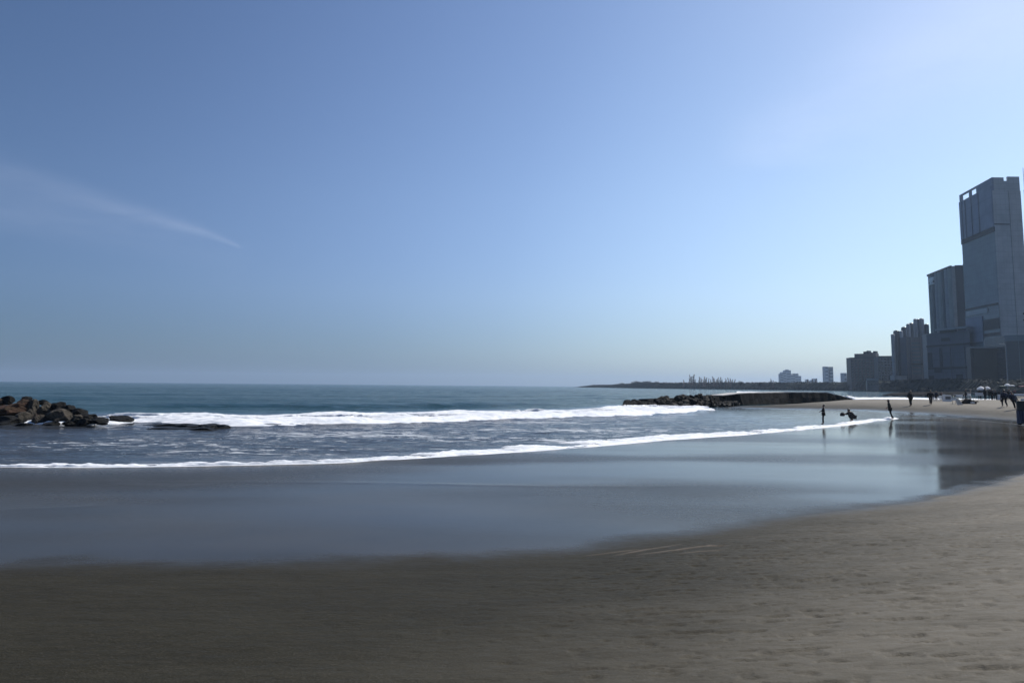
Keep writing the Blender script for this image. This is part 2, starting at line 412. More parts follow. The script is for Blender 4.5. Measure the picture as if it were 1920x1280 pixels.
foam_strip('bay_foam', (1380 - PX) / F, (1870 - PX) / F, lambda r: np.interp(r, [(1380 - PX) / F, (1600 - PX) / F], [430, 196]), lambda r: np.interp(r, [(1380 - PX) / F, (1540 - PX) / F, (1600 - PX) / F, (1870 - PX) / F], [350, 300, 168, 150]), .0007, 90, .3, .9, 2, lambda x, y, v: 0 * x + .10, .1, .1, 2.0, fan=True,
           label='white surf in the next bay behind the sand bar right of the jetty')

# ------------------------------------------------------------------ haze
def make_haze():
    t = NT('haze'); v = t.n('ShaderNodeVolumePrincipled')
    v.inputs['Color'].default_value = (.60, .78, 1, 1); v.inputs['Density'].default_value = .00012
    v.inputs['Anisotropy'].default_value = .35
    t.l(v.outputs[0], t.out.inputs['Volume'])
    bm = bmesh.new(); bmesh.ops.create_cube(bm, size=1)
    for p in bm.verts: p.co = (p.co.x * 26000, p.co.y * 26000, -4 if p.co.z < 0 else 175)
    me = bpy.data.meshes.new('haze'); bm.to_mesh(me); bm.free()
    tag(link('haze', me, t.m), kind='stuff')
make_haze()
# ------------------------------------------------------------------ shape helpers
def bm_box(bm, x0, x1, y0, y1, z0, z1, M=None):
    vs_ = [bm.verts.new((x, y, z)) for z in (z0, z1) for y in (y0, y1) for x in (x0, x1)]
    for f in ((0, 2, 3, 1), (4, 5, 7, 6), (0, 1, 5, 4), (2, 6, 7, 3), (0, 4, 6, 2), (1, 3, 7, 5)): bm.faces.new([vs_[i] for i in f])
    if M is not None:
        for v in vs_: v.co = M @ v.co
    return vs_
def bm_prism(bm, pts, z0, z1):
    a = [bm.verts.new((p[0], p[1], z0 if not hasattr(z0, '__len__') else z0[i])) for i, p in enumerate(pts)]
    b = [bm.verts.new((p[0], p[1], z1 if not hasattr(z1, '__len__') else z1[i])) for i, p in enumerate(pts)]
    n = len(pts); bm.faces.new(b); bm.faces.new(a[::-1])
    for i in range(n): bm.faces.new((a[i], a[(i + 1) % n], b[(i + 1) % n], b[i]))
def bm_tube(bm, pts, rad, n=8, cap=True):
    pts = [Vector(p) for p in pts]; rings = []
    if not hasattr(rad, '__len__'): rad = [rad] * len(pts)
    for i, p in enumerate(pts):
        d = (pts[min(i + 1, len(pts) - 1)] - pts[max(i - 1, 0)]).normalized()
        a = d.orthogonal().normalized() if i == 0 else (a - d * a.dot(d)).normalized(); b = d.cross(a)
        rings.append([bm.verts.new(p + (a * math.cos(k * 2 * math.pi / n) + b * math.sin(k * 2 * math.pi / n)) * rad[i]) for k in range(n)])
    for i in range(len(rings) - 1):
        for k in range(n): bm.faces.new((rings[i][k], rings[i][(k + 1) % n], rings[i + 1][(k + 1) % n], rings[i + 1][k]))
    if cap: bm.faces.new(rings[0][::-1]); bm.faces.new(rings[-1])
def done(bm, name, mat=None, parent=None, smooth=False):
    bmesh.ops.recalc_face_normals(bm, faces=bm.faces)
    me = bpy.data.meshes.new(name); bm.to_mesh(me); bm.free()
    return link(name, me, mat, parent, smooth)
def newcopy(o, parent=None):
    c = o.copy(); col.objects.link(c)
    if parent: c.parent = parent
    return c
def copy_tree(o, parent=None):
    c = newcopy(o, parent)
    for ch in list(o.children): copy_tree(ch, c)
    return c

# ------------------------------------------------------------------ boulders
def rock_mesh(seed, cuts=13, sub=5, rough=.085):
    rnd = np.random.RandomState(seed)
    bm = bmesh.new(); bmesh.ops.create_icosphere(bm, subdivisions=sub, radius=1)
    co = np.array([v.co[:] for v in bm.verts])
    for k in range(cuts):
        n = rnd.randn(3); n /= np.linalg.norm(n); d = rnd.uniform(.55, .85)
        h = co @ n - d; co = co - np.where(h > 0, h * .98, 0)[:, None] * n
    nrm = co / np.linalg.norm(co, axis=1)[:, None]
    q = co * 2.1
    nz = (fbm(q[:, 0] + 7, q[:, 1] + q[:, 2] * .7, seed, 4) + fbm(q[:, 1] + 3, q[:, 2] + 9, seed + 2, 4) - 1)
    co = co + nrm * (nz * rough * 3.4)[:, None]
    for v, c in zip(bm.verts, co): v.co = c
    me = bpy.data.meshes.new('boulder'); bm.to_mesh(me); bm.free()
    return me
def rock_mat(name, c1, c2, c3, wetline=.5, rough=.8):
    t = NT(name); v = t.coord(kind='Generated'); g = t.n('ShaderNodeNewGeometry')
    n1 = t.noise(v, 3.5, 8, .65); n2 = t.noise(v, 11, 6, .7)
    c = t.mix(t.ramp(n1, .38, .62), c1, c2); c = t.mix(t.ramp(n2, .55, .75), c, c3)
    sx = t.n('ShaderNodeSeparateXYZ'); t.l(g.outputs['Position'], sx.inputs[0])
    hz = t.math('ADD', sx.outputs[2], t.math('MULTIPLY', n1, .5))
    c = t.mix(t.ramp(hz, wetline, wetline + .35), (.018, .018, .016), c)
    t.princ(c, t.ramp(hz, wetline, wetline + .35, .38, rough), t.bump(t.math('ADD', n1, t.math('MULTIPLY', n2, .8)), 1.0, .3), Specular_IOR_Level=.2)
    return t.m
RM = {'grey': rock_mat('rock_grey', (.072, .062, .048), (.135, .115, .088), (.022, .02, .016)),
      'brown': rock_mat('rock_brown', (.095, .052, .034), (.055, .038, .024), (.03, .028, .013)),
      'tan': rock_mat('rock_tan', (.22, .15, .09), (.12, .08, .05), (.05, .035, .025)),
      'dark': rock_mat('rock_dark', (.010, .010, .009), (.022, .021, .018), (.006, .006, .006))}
ROCKS = [rock_mesh(s) for s in (3, 8, 14, 21, 33, 47)]
def matted(i, key):
    k = (i, key)
    if k not in matted.c:
        me = ROCKS[i].copy(); me.materials.append(RM[key]); matted.c[k] = me
    return matted.c[k]
matted.c = {}
def rock(i, key, loc, size, rot, label, group, name='boulder'):
    o = bpy.data.objects.new(name, matted(i, key)); col.objects.link(o)
    o.location = loc; o.scale = size; o.rotation_euler = rot
    return tag(o, label, 'rock', group)
G1 = 'boulders of the breakwater at the left edge'
LR = [  # crop coordinates (x 4.174, from y 720): cx, cy, w, h, material, label
 (8, 138, 90, 56, 'tan', 'small tan boulder on top of the left breakwater at the picture edge'),
 (58, 134, 100, 62, 'dark', 'dark capped boulder on the crest beside the small tan one'),
 (205, 130, 84, 58, 'dark', 'topmost near black boulder with a notched top on the left breakwater'),
 (60, 205, 230, 100, 'brown', 'largest reddish brown boulder lying flat in the left breakwater'),
 (190, 180, 120, 100, 'brown', 'reddish brown boulder under the notched black boulder'),
 (265, 180, 92, 95, 'grey', 'grey boulder between the reddish and the round grey boulder'),
 (352, 200, 116, 116, 'grey', 'round grey boulder high in the middle of the left breakwater'),
 (335, 150, 84, 40, 'dark', 'small black boulder resting on the round grey boulder'),
 (462, 190, 120, 84, 'dark', 'black jagged boulder on the crest right of the round grey one'),
 (540, 196, 110, 72, 'dark', 'black jagged boulder at the right end of the crest'),
 (610, 238, 130, 80, 'dark', 'dark boulder on the slope going down to the water'),
 (480, 268, 190, 118, 'grey', 'big rough grey brown boulder low in the breakwater'),
 (308, 285, 136, 88, 'grey', 'grey slab boulder with horizontal cracks at the foot of the breakwater'),
 (180, 275, 118, 84, 'grey', 'grey boulder tilted towards the sea below the reddish ones'),
 (600, 284, 118, 74, 'grey', 'smooth dark grey boulder beside the little splash'),
 (690, 268, 130, 80, 'dark', 'flat dark boulder near the tip of the breakwater'),
 (770, 290, 136, 52, 'dark', 'last low boulder at the tip of the breakwater'),
 (235, 242, 76, 70, 'grey', 'small grey boulder wedged in the middle of the pile'),
 (12, 284, 66, 34, 'tan', 'small orange tan boulder low at the picture edge'),
 (60, 298, 190, 76, 'dark', 'dark wet boulder at the foot beneath the reddish slab'),
 (20, 326, 150, 44, 'dark', 'flat wet boulder at the waterline at the picture edge'),
 (400, 314, 110, 46, 'dark', 'low wet boulder under the big rough one'),
 (165, 328, 140, 36, 'dark', 'thin wet boulder at the waterline below the tilted one'),
 (545, 312, 90, 34, 'dark', 'low wet boulder just left of the little splash'),
 (425, 245, 80, 70, 'dark', 'dark boulder in the gap between the two grey ones'),
 (660, 300, 90, 50, 'dark', 'low black boulder just right of the little splash')]
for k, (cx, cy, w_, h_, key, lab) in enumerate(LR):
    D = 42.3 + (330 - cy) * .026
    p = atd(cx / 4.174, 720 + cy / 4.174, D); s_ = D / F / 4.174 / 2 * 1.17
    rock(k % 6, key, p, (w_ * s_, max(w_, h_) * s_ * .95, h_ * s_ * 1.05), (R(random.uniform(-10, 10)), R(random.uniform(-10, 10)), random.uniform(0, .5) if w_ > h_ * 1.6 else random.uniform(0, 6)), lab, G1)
for k in range(34):      # the bulk of the breakwater, behind, below and out of frame to the left
    cx = random.uniform(-420, 700) if k < 22 else random.uniform(-420, 0); top = 150 + max(0, cx - 250) * .22
    cy = random.uniform(top + 55, 325) if k < 22 else random.uniform(150, 320)
    D = 44.5 + (330 - cy) * .03 + random.uniform(0, 3) * (k < 22)
    p = atd(cx / 4.174, 720 + cy / 4.174, D); s_ = random.uniform(.5, .85)
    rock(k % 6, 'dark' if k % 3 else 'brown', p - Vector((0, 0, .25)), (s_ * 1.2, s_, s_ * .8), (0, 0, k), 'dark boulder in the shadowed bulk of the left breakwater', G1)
p = at(228, 792, .12); rock(2, 'dark', p, (1.02, .8, .42), (0, R(6), .1), 'single black rock in white foam just off the breakwater tip', 'low rocks awash beside the breakwater', 'rock')
# low reef awash
RL = [(292, 797.5, 2.0, .3), (322, 798.5, 1.9, .32), (348, 799.5, 1.7, .42), (372, 800.5, 1.6, .5), (395, 801.5, 1.5, .5), (416, 803, 1.0, .45), (340, 804, 2.2, .22), (385, 805.5, 1.7, .3), (305, 803, 1.8, .18)]
for k, (px, py, w_, h_) in enumerate(RL):
    p = at(px, py, 0.02)
    rock((k * 5) % 6, 'dark', p, (w_ * .55, .7, h_ * .46), (0, 0, random.uniform(-.2, .2)), 'flat black rock awash in the low reef right of the breakwater', 'rocks of the low reef in the shallow water', 'rock')

# ------------------------------------------------------------------ jetty
M_jet = simple('jetty_stone', (.009, .009, .008), (.018, .017, .015), 1.2, .85, .8, .15, Specular_IOR_Level=.05)
M_conc = simple('pale_concrete', (.55, .53, .49), (.42, .41, .38), .6, .8, .3, .03)
jt = empty('jetty', (40, 110, 0))
tag(jt, 'long low dark stone jetty with a pale walkway running out from the sand bar', 'jetty')
path = [(at(1232, 764).x, 95.5), (26.5, 99.5), (33.5, 107.5), (44.5, 120.5), (54, 126.5), (59.5, 129)]
tops = [1.0, 1.25, 1.74, 1.86, 1.86, .75]
bm = bmesh.new(); secs = []
fine = []
for i in range(len(path) - 1):
    for k in range(14):
        t = k / 14; fine.append((path[i][0] * (1 - t) + path[i + 1][0] * t, path[i][1] * (1 - t) + path[i + 1][1] * t, tops[i] * (1 - t) + tops[i + 1] * t))
fine.append((*path[-1], tops[-1]))
for i, (x, y, z) in enumerate(fine):
    a = fine[max(i - 1, 0)]; b = fine[min(i + 1, len(fine) - 1)]
    d = Vector((b[0] - a[0], b[1] - a[1])).normalized(); n = Vector((d.y, -d.x))   # towards the camera
    row = []
    for (o_, zz) in ((1.0, -.5), (.85, .15), (.72, .55), (.5, 1.0), (.1, 1.0), (-2.0, 1.0), (-3.6, -.5)):
        j = random.uniform(-.10, .10) if o_ > .1 else 0; o_ = o_ - (.9 if i < 26 else 0)
        row.append(bm.verts.new((x + n.x * (o_ + j), y + n.y * (o_ + j), z * zz + j * .5 - (.10 if zz == 1 and o_ > .5 else .04))))
    secs.append(row)
for i in range(len(secs) - 1):
    for k in range(6): bm.faces.new((secs[i][k], secs[i][k + 1], secs[i + 1][k + 1], secs[i + 1][k]))
bm.faces.new(secs[0]); bm.faces.new(secs[-1][::-1])
for v in bm.verts: v.co -= jt.location
done(bm, 'rubble_core', M_jet, jt)
bm = bmesh.new(); prev = None
for i, (x, y, z) in enumerate(fine):
    if i < 20: continue
    a = fine[max(i - 1, 0)]; b = fine[min(i + 1, len(fine) - 1)]
    d = Vector((b[0] - a[0], b[1] - a[1])).normalized(); n = Vector((d.y, -d.x)); wd = min(1, (i - 20) / 25)
    row = [bm.verts.new(Vector((x + n.x * o_, y + n.y * o_, z + zz)) - jt.location) for o_, zz in ((.3 * wd, -.04), (.3 * wd, .05 + .05 * wd), (-1.9, .05 + .05 * wd), (-1.9, -.04))]
    if prev:
        for k in range(4): bm.faces.new((prev[k], prev[(k + 1) % 4], row[(k + 1) % 4], row[k]))
    else: bm.faces.new(row)
    prev = row
bm.faces.new(prev)
done(bm, 'walkway', M_conc, jt)
G2 = 'boulders armouring the jetty'
rj = random.Random(4)
for k in range(170):
    u = rj.random(); px = 1172 + u * 215 if k > 16 else 1171 + k * 3.7
    if px < 1222: top, bot = 755, 763.5
    elif px < 1245: top, bot = 755 - (px - 1222) * .48, 764.5
    else: top, bot = np.interp(px, [1245, 1387], [744, 740.5]), np.interp(px, [1245, 1335, 1387], [765, 764.5, 758.5])
    if px > 1335: top = bot - 5
    v = rj.random() if k > 16 else rj.random() * .5
    py = bot - 1.5 - v * (bot - top - 2.2)
    Dj = np.interp(px, [1170, 1240, 1340, 1400], [92.0, 92.3, 96.3, 103.0]) + v * 2.6
    p = atd(px, py, Dj); s_ = rj.uniform(.32, .58)
    light = rj.random() < (.20 if py > 748 else .06) and px > 1235
    lab = 'pale grey boulder among the black ones along the foot of the jetty' if light else \
          ('black boulder of the low tip of the jetty in the foam' if px < 1225 else 'near black boulder piled on the side of the jetty')
    rock(k % 6, 'grey' if light else 'dark', p, (s_ * 1.15, s_, s_ * .85), (rj.random(), rj.random(), rj.random() * 6), lab, G2 + (' pale' if light else ' tip' if px < 1225 else ' side'))
# small mound of rocks on the jetty crest and a far low groin
bm = bmesh.new(); gp = [(1668, 739.2, 742.6), (1680, 736.5, 742.6), (1700, 735.4, 742.8), (1740, 734.6, 743.2), (1800, 734.2, 744)]
fr, bk = [], []
Mg = simple('groin_stone', (.007, .007, .008), (.013, .013, .013), .8, .85, .8, .3, Specular_IOR_Level=.05)
bm = bmesh.new(); prev = None
for i in range(60):
    px = 1666 + i * 2.6; yb = np.interp(px, [g[0] for g in gp], [g[2] for g in gp]); yt = np.interp(px, [g[0] for g in gp], [g[1] for g in gp]) + random.uniform(-.3, .3)
    Dg = 268; a = atd(px, yb, Dg); b = atd(px, yt, Dg + 4)
    row = [bm.verts.new((a.x, Dg - .5, -.6)), bm.verts.new((a.x, Dg + random.uniform(0, 1), .5)), bm.verts.new((b.x, Dg + 3, max(b.z, .3))), bm.verts.new((b.x, Dg + 7, max(b.z, .3))), bm.verts.new((b.x, Dg + 12, -.6))]
    if prev:
        for k in range(4): bm.faces.new((prev[k], prev[k + 1], row[k + 1], row[k]))
    else: bm.faces.new(row)
    prev = row
bm.faces.new(prev)
tag(done(bm, 'groin', Mg), 'low dark rock groin lying across the bay behind the white surf', 'groin')

# ------------------------------------------------------------------ buildings
def panel_mat(name, c, line=(.6, .6, .6), sx=.3, sz=.28, rough=.55, spec=.5, var=.12):
    t = NT(name); g = t.n('ShaderNodeTexCoord'); s3 = t.n('ShaderNodeSeparateXYZ'); t.l(g.outputs['Object'], s3.inputs[0])
    hx = t.math('ADD', s3.outputs[0], s3.outputs[1])
    def ln(v, f, wd): return t.ramp(t.math('ABSOLUTE', t.math('SUBTRACT', t.math('FRACT', t.math('MULTIPLY', v, f)), .5)), .5 - wd, .5)
    gl = t.math('MAXIMUM', ln(hx, sx, .06), ln(s3.outputs[2], sz, .09))
    v = t.coord()
    base = t.mix(t.ramp(t.noise(v, .12, 5, .6), .3, .7), tuple(x * (1 - var) for x in c), tuple(x * (1 + var) for x in c))
    streak = t.ramp(t.noise(t.coord((1.2, 1.2, .04)), 1.0, 4), .5, .75)
    base = t.mix(t.math('MULTIPLY', streak, .25), base, tuple(x * .7 for x in c))
    cc = t.mix(t.math('MULTIPLY', gl, .45), base, tuple(a * b for a, b in zip(c, line)))
    t.princ(cc, rough); return t.m
BM = {'upper': panel_mat('panel_blue_grey', (.175, .205, .275), (.7, .7, .7), .1, .1), 'shaft': panel_mat('panel_slate', (.215, .25, .265)),
      'front': panel_mat('panel_grey', (.42, .42, .41)), 'side': panel_mat('panel_warm_grey', (.44, .42, .40)),
      'glass': panel_mat('dark_glazing', (.07, .115, .145), (1.6, 1.6, 1.6), .25, .3, .18), 'teal': panel_mat('teal_glazing', (.022, .036, .048), (1.5, 1.5, 1.5), .2, .3, .2),
      'dark': simple('dark_recess', (.010, .012, .016), None, .5, .6), 'brown': panel_mat('brown_screen', (.034, .030, .020), (1.3, 1.3, 1.3), .5, .12),
      'frame': simple('pale_frame', (.27, .29, .31), None, .5, .6), 'podium': panel_mat('podium_wall', (.095, .10, .125), (.5, .5, .5), .12, .22),
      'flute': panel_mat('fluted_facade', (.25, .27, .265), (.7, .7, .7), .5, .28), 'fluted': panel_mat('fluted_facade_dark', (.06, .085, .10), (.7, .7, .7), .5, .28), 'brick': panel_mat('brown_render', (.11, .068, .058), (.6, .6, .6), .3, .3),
      'greyb': panel_mat('grey_render', (.15, .145, .15), (.6, .6, .6), .3, .3), 'apt': panel_mat('apartment_wall', (.26, .27, .29), (.4, .4, .4), .25, .32),
      'aptd': panel_mat('apartment_glass', (.025, .035, .05), (1.7, 1.7, 1.7), .25, .32, .3), 'far': simple('far_render', (.60, .62, .63), (.45, .47, .5), .1, .7), 'fard': simple('far_render_dark', (.2, .22, .24), None, .1, .7),
      'white': simple('white_sign', (.8, .8, .8), (.7, .7, .7), 1, .5), 'win': simple('window_glass', (.012, .016, .022), None, .5, .2)}
GZ = 1.0
def P2(px, D): p = atd(px, 730, D); return Vector((p.x, p.y))
def zt(px, py, D): return atd(px, py, D).z
def facebox(bm, A, B, u0, u1, z0, z1, out=.2, inn=.05):
    A, B = Vector(A), Vector(B); d = B - A; n = Vector((d.y, -d.x)).normalized()
    if n.dot(A) > 0: n = -n
    a = A + d * u0; b = A + d * u1
    bm_prism(bm, [a + n * out, b + n * out, b - n * inn, a - n * inn], z0, z1)
def building(name, loc, label):
    e = empty(name, loc); tag(e, label, 'building'); return e
def part(bm, name, mat, e, smooth=False):
    for v in bm.verts: v.co -= e.location
    return done(bm, name, BM[mat] if isinstance(mat, str) else mat, e, smooth)

# main tower
e = building('skyscraper', (330, 500, GZ), 'tallest slab tower with an open slanting crown and two sky holes at the right')
C0, CL, CR = P2(1883, 480), P2(1819, 526), P2(1937, 480)
CB = CL + (CR - C0)
H = zt(1855.5, 333, 480)
bm = bmesh.new(); bm_prism(bm, [C0, CR, CB, CL], GZ - 2, H - 9); part(bm, 'shaft', 'shaft', e)
# crown: left parapet with two holes, front parapet in two pieces with a notch
bm = bmesh.new()
holes = [(.22, .44), (.52, .74)]
us = [0, .26, .48, .56, .80, 1]      # u from C0 (0) to CL (1)
facebox(bm, C0, CL, 0, 1, H - 9, H - 5.4, 0, 1.2)
facebox(bm, C0, CL, 0, 1, H - 1.2, H, 0, 1.2)
for a, b in ((0, .46), (.64, .69), (.93, 1)): facebox(bm, C0, CL, a, b, H - 5.4, H - 1.2, 0, 1.2)
part(bm, 'crown_wall', 'upper', e)
bm = bmesh.new()
facebox(bm, C0, CR, 0.02, .44, H - 9, H + .2, 0, 1.2); facebox(bm, C0, CR, .44, .58, H - 9, H - 2.2, 0, 1.2); facebox(bm, C0, CR, .58, 1, H - 9, H + .8, 0, 1.2)
part(bm, 'front_parapet', 'front', e)
zb = zt(1861, 425, 480)
bm = bmesh.new(); facebox(bm, C0, CL, .005, .995, zb, H - 5.8, .12); part(bm, 'backing', 'dark', e)
for a, b in ((.0, .355), (.39, .575), (.61, .77), (.805, .875), (.91, .985)):
    bm = bmesh.new(); facebox(bm, C0, CL, a, b, zb, H - 5.6, .9, .05); part(bm, 'wall_panel', 'upper', e)
bm = bmesh.new(); facebox(bm, C0, CL, -.01, 1, zb - 3.2, zb - .1, .55); part(bm, 'band', 'dark', e)
bm = bmesh.new(); facebox(bm, C0, CR, 0, .55, zt(1875, 420, 480) - .5, zt(1875, 420, 480) + .2, .3); part(bm, 'ledge', 'dark', e)
bm = bmesh.new(); facebox(bm, C0, CR, .005, .56, GZ, H - 9, .15); part(bm, 'front_wall', 'front', e)
bm = bmesh.new(); facebox(bm, C0, CR, .58, 1, GZ, H - 9, .45); part(bm, 'side_wall', 'side', e)
for k, py in enumerate((588, 600)):
    bm = bmesh.new(); z_ = zt(1925, py, 480); facebox(bm, C0, CR, .8, 1, z_ - .6, z_ + .4, 1.2); part(bm, 'balcony_slab', 'dark', e)
# glass block on the lower left face, with its sloping top
bm = bmesh.new(); z1 = zt(1875, 568, 470); z0 = zt(1875, 652, 470)
A_, B_ = P2(1882, 470), P2(1818, 512)
bm_prism(bm, [A_, A_ + (C0 - A_) * .98, CL + (C0 - CL) * .02, B_], GZ, z1); part(bm, 'lower_block', 'glass', e)
bm = bmesh.new(); facebox(bm, A_, B_, .0, .45, zt(1860, 618, 480), zt(1860, 598, 480), .3); part(bm, 'window', 'dark', e)
bm = bmesh.new(); facebox(bm, A_, B_, .0, .45, zt(1860, 630, 480), zt(1860, 624, 480), .3); part(bm, 'window', 'dark', e)
bm = bmesh.new(); facebox(bm, A_, B_, .47, .98, zt(1840, 640, 490), zt(1840, 592, 490), .6); part(bm, 'bay_front', 'upper', e)
bm = bmesh.new(); facebox(bm, A_, B_, .30, .95, zt(1845, 588, 490), zt(1845, 579, 490), .7); part(bm, 'soffit', 'front', e)
bm = bmesh.new(); facebox(bm, A_, B_, 0, 1, z1 - .8, z1 + .3, .9); part(bm, 'cornice', 'dark', e)
# big framed screen at the base and the dark glass hall to the right
e2 = building('exhibition_hall', (300, 440, GZ), 'low block with a large dark brown screen in a thin pale frame under the tower')
A_, B_ = P2(1823.5, 450), P2(1888, 450)
zt_ = zt(1855, 650, 450)
bm = bmesh.new(); bm_prism(bm, [A_, B_, B_ + Vector((2, 14)), A_ + Vector((6, 14))], GZ, zt_); part(bm, 'wall', 'dark', e2)
bm = bmesh.new(); facebox(bm, A_, B_, .09, .965, GZ, zt_ - .8, .3); part(bm, 'screen', 'brown', e2)
bm = bmesh.new(); facebox(bm, A_, B_, 0, 1, zt_ - .9, zt_ - .1, .7); facebox(bm, A_, B_, .975, .999, GZ, zt_ - .91, .6); part(bm, 'frame', 'frame', e2)
e3 = building('glass_hall', (350, 430, GZ), 'dark teal glass hall at the right edge beside the framed screen')
A_, B_ = P2(1889.5, 440), P2(2120, 410)
bm = bmesh.new(); bm_prism(bm, [A_, B_, B_ + Vector((2, 24)), A_ + Vector((3, 24))], GZ, zt(1900, 630, 440)); part(bm, 'wall', 'teal', e3)
bm = bmesh.new(); facebox(bm, A_, B_, .0, 1, zt(1900, 640, 440), zt(1900, 630, 440) + .4, .5); part(bm, 'fascia', 'glass', e3)
for k in range(9):
    bm = bmesh.new(); facebox(bm, A_, B_, k / 9 + .005, k / 9 + .012, GZ, zt(1900, 640, 440) - .2, .3); part(bm, 'mullion', 'glass', e3)

# second tower
e = building('office_tower', (350, 580, GZ), 'second tower with fluted dark facade and a small pale sign at its top corner')
C0, CL, CR = P2(1796.5, 560), P2(1752, 606), P2(1850, 556); CB = CL + (CR - C0); H = zt(1785, 498, 560)
bm = bmesh.new(); bm_prism(bm, [C0, CR, CB, CL], GZ, H - .3); part(bm, 'wall', 'flute', e)
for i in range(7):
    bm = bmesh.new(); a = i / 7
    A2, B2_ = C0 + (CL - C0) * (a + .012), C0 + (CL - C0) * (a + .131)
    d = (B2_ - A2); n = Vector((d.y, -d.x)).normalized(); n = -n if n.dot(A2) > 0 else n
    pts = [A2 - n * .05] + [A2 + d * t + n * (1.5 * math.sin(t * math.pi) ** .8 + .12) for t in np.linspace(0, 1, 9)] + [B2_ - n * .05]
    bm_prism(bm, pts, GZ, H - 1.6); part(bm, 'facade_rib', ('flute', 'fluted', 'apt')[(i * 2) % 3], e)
bm = bmesh.new(); facebox(bm, C0, CL, -.01, 1.01, H - 1.5, H, 1.3); part(bm, 'parapet', 'dark', e)
bm = bmesh.new(); facebox(bm, C0, CR, -.02, .1, GZ, H - .5, .9); part(bm, 'corner_pier', 'frame', e)
bm = bmesh.new(); facebox(bm, C0, CR, .115, .40, GZ, H + .2, .3); part(bm, 'recessed_wall', 'aptd', e)
bm = bmesh.new(); facebox(bm, C0, CR, .41, .5, GZ, H + 1.2, .9); part(bm, 'corner_pier', 'frame', e)
bm = bmesh.new(); facebox(bm, C0, CR, .51, 1, GZ, H + 1.0, .3); part(bm, 'recessed_wall', 'flute', e)
bm = bmesh.new()
for (u, z0_, z1_) in ((.72, 2.2, 5.2), (.77, 2.2, 6.4), (.82, 2.2, 7.2), (.87, 2.2, 5.8)): facebox(bm, C0, CL, u - .02, u + .022, H - 1.6 - z1_, H - 1.8 - 2, 1.9)
facebox(bm, C0, CL, .69, .9, H - 9.6, H - 8.6, 1.9)
part(bm, 'sign', 'white', e)
# podium between
e = building('podium_building', (340, 545, GZ), 'wide plain podium building with a projecting roof slab in front of the second tower')
A_, B_ = P2(1742, 540), P2(1824, 500)
bm = bmesh.new(); bm_prism(bm, [A_, B_, B_ + Vector((8, 20)), A_ + Vector((8, 20))], GZ, zt(1790, 622, 520)); part(bm, 'wall', 'podium', e)
z_ = zt(1795, 616, 515)
bm = bmesh.new(); facebox(bm, A_, B_, .28, 1.0, z_ - .8, z_ + .6, 2.2, 3); part(bm, 'roof_slab', 'frame', e)
bm = bmesh.new(); facebox(bm, A_, B_, .36, .72, z_ - 2.6, z_ - .9, 1.0); part(bm, 'window', 'dark', e)
bm = bmesh.new(); facebox(bm, A_, B_, .0, .99, zt(1780, 649, 525), zt(1780, 646, 525), .5); part(bm, 'ledge', 'dark', e)
bm = bmesh.new(); facebox(bm, A_, B_, .02, .9, zt(1780, 692, 525), zt(1780, 688, 525), .5); part(bm, 'ledge', 'dark', e)
for (u0, u1, y0, y1) in ((.36, .55, 640, 634), (.02, .12, 688, 660), (.30, .36, 688, 652), (.16, .33, 698, 692), (.66, .8, 712, 702), (.02, .14, 716, 704)):
    bm = bmesh.new(); facebox(bm, A_, B_, u0, u1, zt(1780, y0, 525), zt(1780, y1, 525), .25); part(bm, 'window', 'dark', e)
for (u0, u1) in ((.01, .018), (.55, .56), (.86, .875)):
    bm = bmesh.new(); facebox(bm, A_, B_, u0, u1, GZ, zt(1780, 650, 525), .4); part(bm, 'pilaster', 'greyb', e)

# apartment tower with rounded stepped bays
e = building('apartment_tower', (330, 640, GZ), 'apartment tower of rounded bays stepping up towards the second tower')
D = 640
def bay(px0, px1, pyt, D, mat, dome=.5, name='bay'):
    a, b = P2(px0, D), P2(px1, D); cx, rad = (a.x + b.x) / 2, (b.x - a.x) / 2
    zt_ = zt((px0 + px1) / 2, pyt, D); bm = bmesh.new(); N = 20; rings = []
    prof = [(rad, GZ), (rad, zt_ - rad * dome)] + [(rad * math.cos(t), zt_ - rad * dome + rad * dome * math.sin(t)) for t in (R(25), R(50), R(72))]
    for r_, z_ in prof: rings.append([bm.verts.new((cx + r_ * math.cos(k * 2 * math.pi / N), D + rad + r_ * math.sin(k * 2 * math.pi / N), z_)) for k in range(N)])
    for i in range(len(rings) - 1):
        for k in range(N): bm.faces.new((rings[i][k], rings[i][(k + 1) % N], rings[i + 1][(k + 1) % N], rings[i + 1][k]))
    bm.faces.new(rings[-1]); part(bm, name, mat, e, True)
for (a, b, y, D_, mt, dm) in ((1677, 1684, 626, 640, 'apt', .4), (1683, 1694, 618.5, 643, 'aptd', .6), (1693, 1699.5, 620, 641, 'apt', .5), (1698, 1708, 612, 645, 'aptd', .6),
                          (1707, 1714, 606.5, 647, 'apt', .7), (1712, 1722, 604.5, 649, 'aptd', .8), (1721, 1728, 597, 655, 'apt', .7), (1726, 1733, 597.5, 655, 'aptd', .7),
                          (1732, 1741, 596, 656, 'apt', .7), (1741, 1750, 606.5, 655, 'aptd', .8)):
    bay(a, b, y, D_, mt, dm)
A_, B_ = P2(1702, 632), P2(1750, 628)
bm = bmesh.new(); bm_prism(bm, [A_, B_, B_ + Vector((1, 16)), A_ + Vector((1, 16))], GZ, zt(1722, 632, 632)); part(bm, 'front_block', 'podium', e)
for px in (1703.5, 1711, 1730, 1733, 1748):
    u = (px - 1702) / 48; bm = bmesh.new(); facebox(bm, A_, B_, u, u + .035, GZ, zt(1722, 631, 632), .8); part(bm, 'pilaster', 'greyb', e)
for r_ in range(9):
    py = 642 + r_ * 7; bm = bmesh.new(); facebox(bm, A_, B_, .24, .56, zt(1722, py + 3.4, 632), zt(1722, py, 632), .3); part(bm, 'window_strip', 'glass', e)
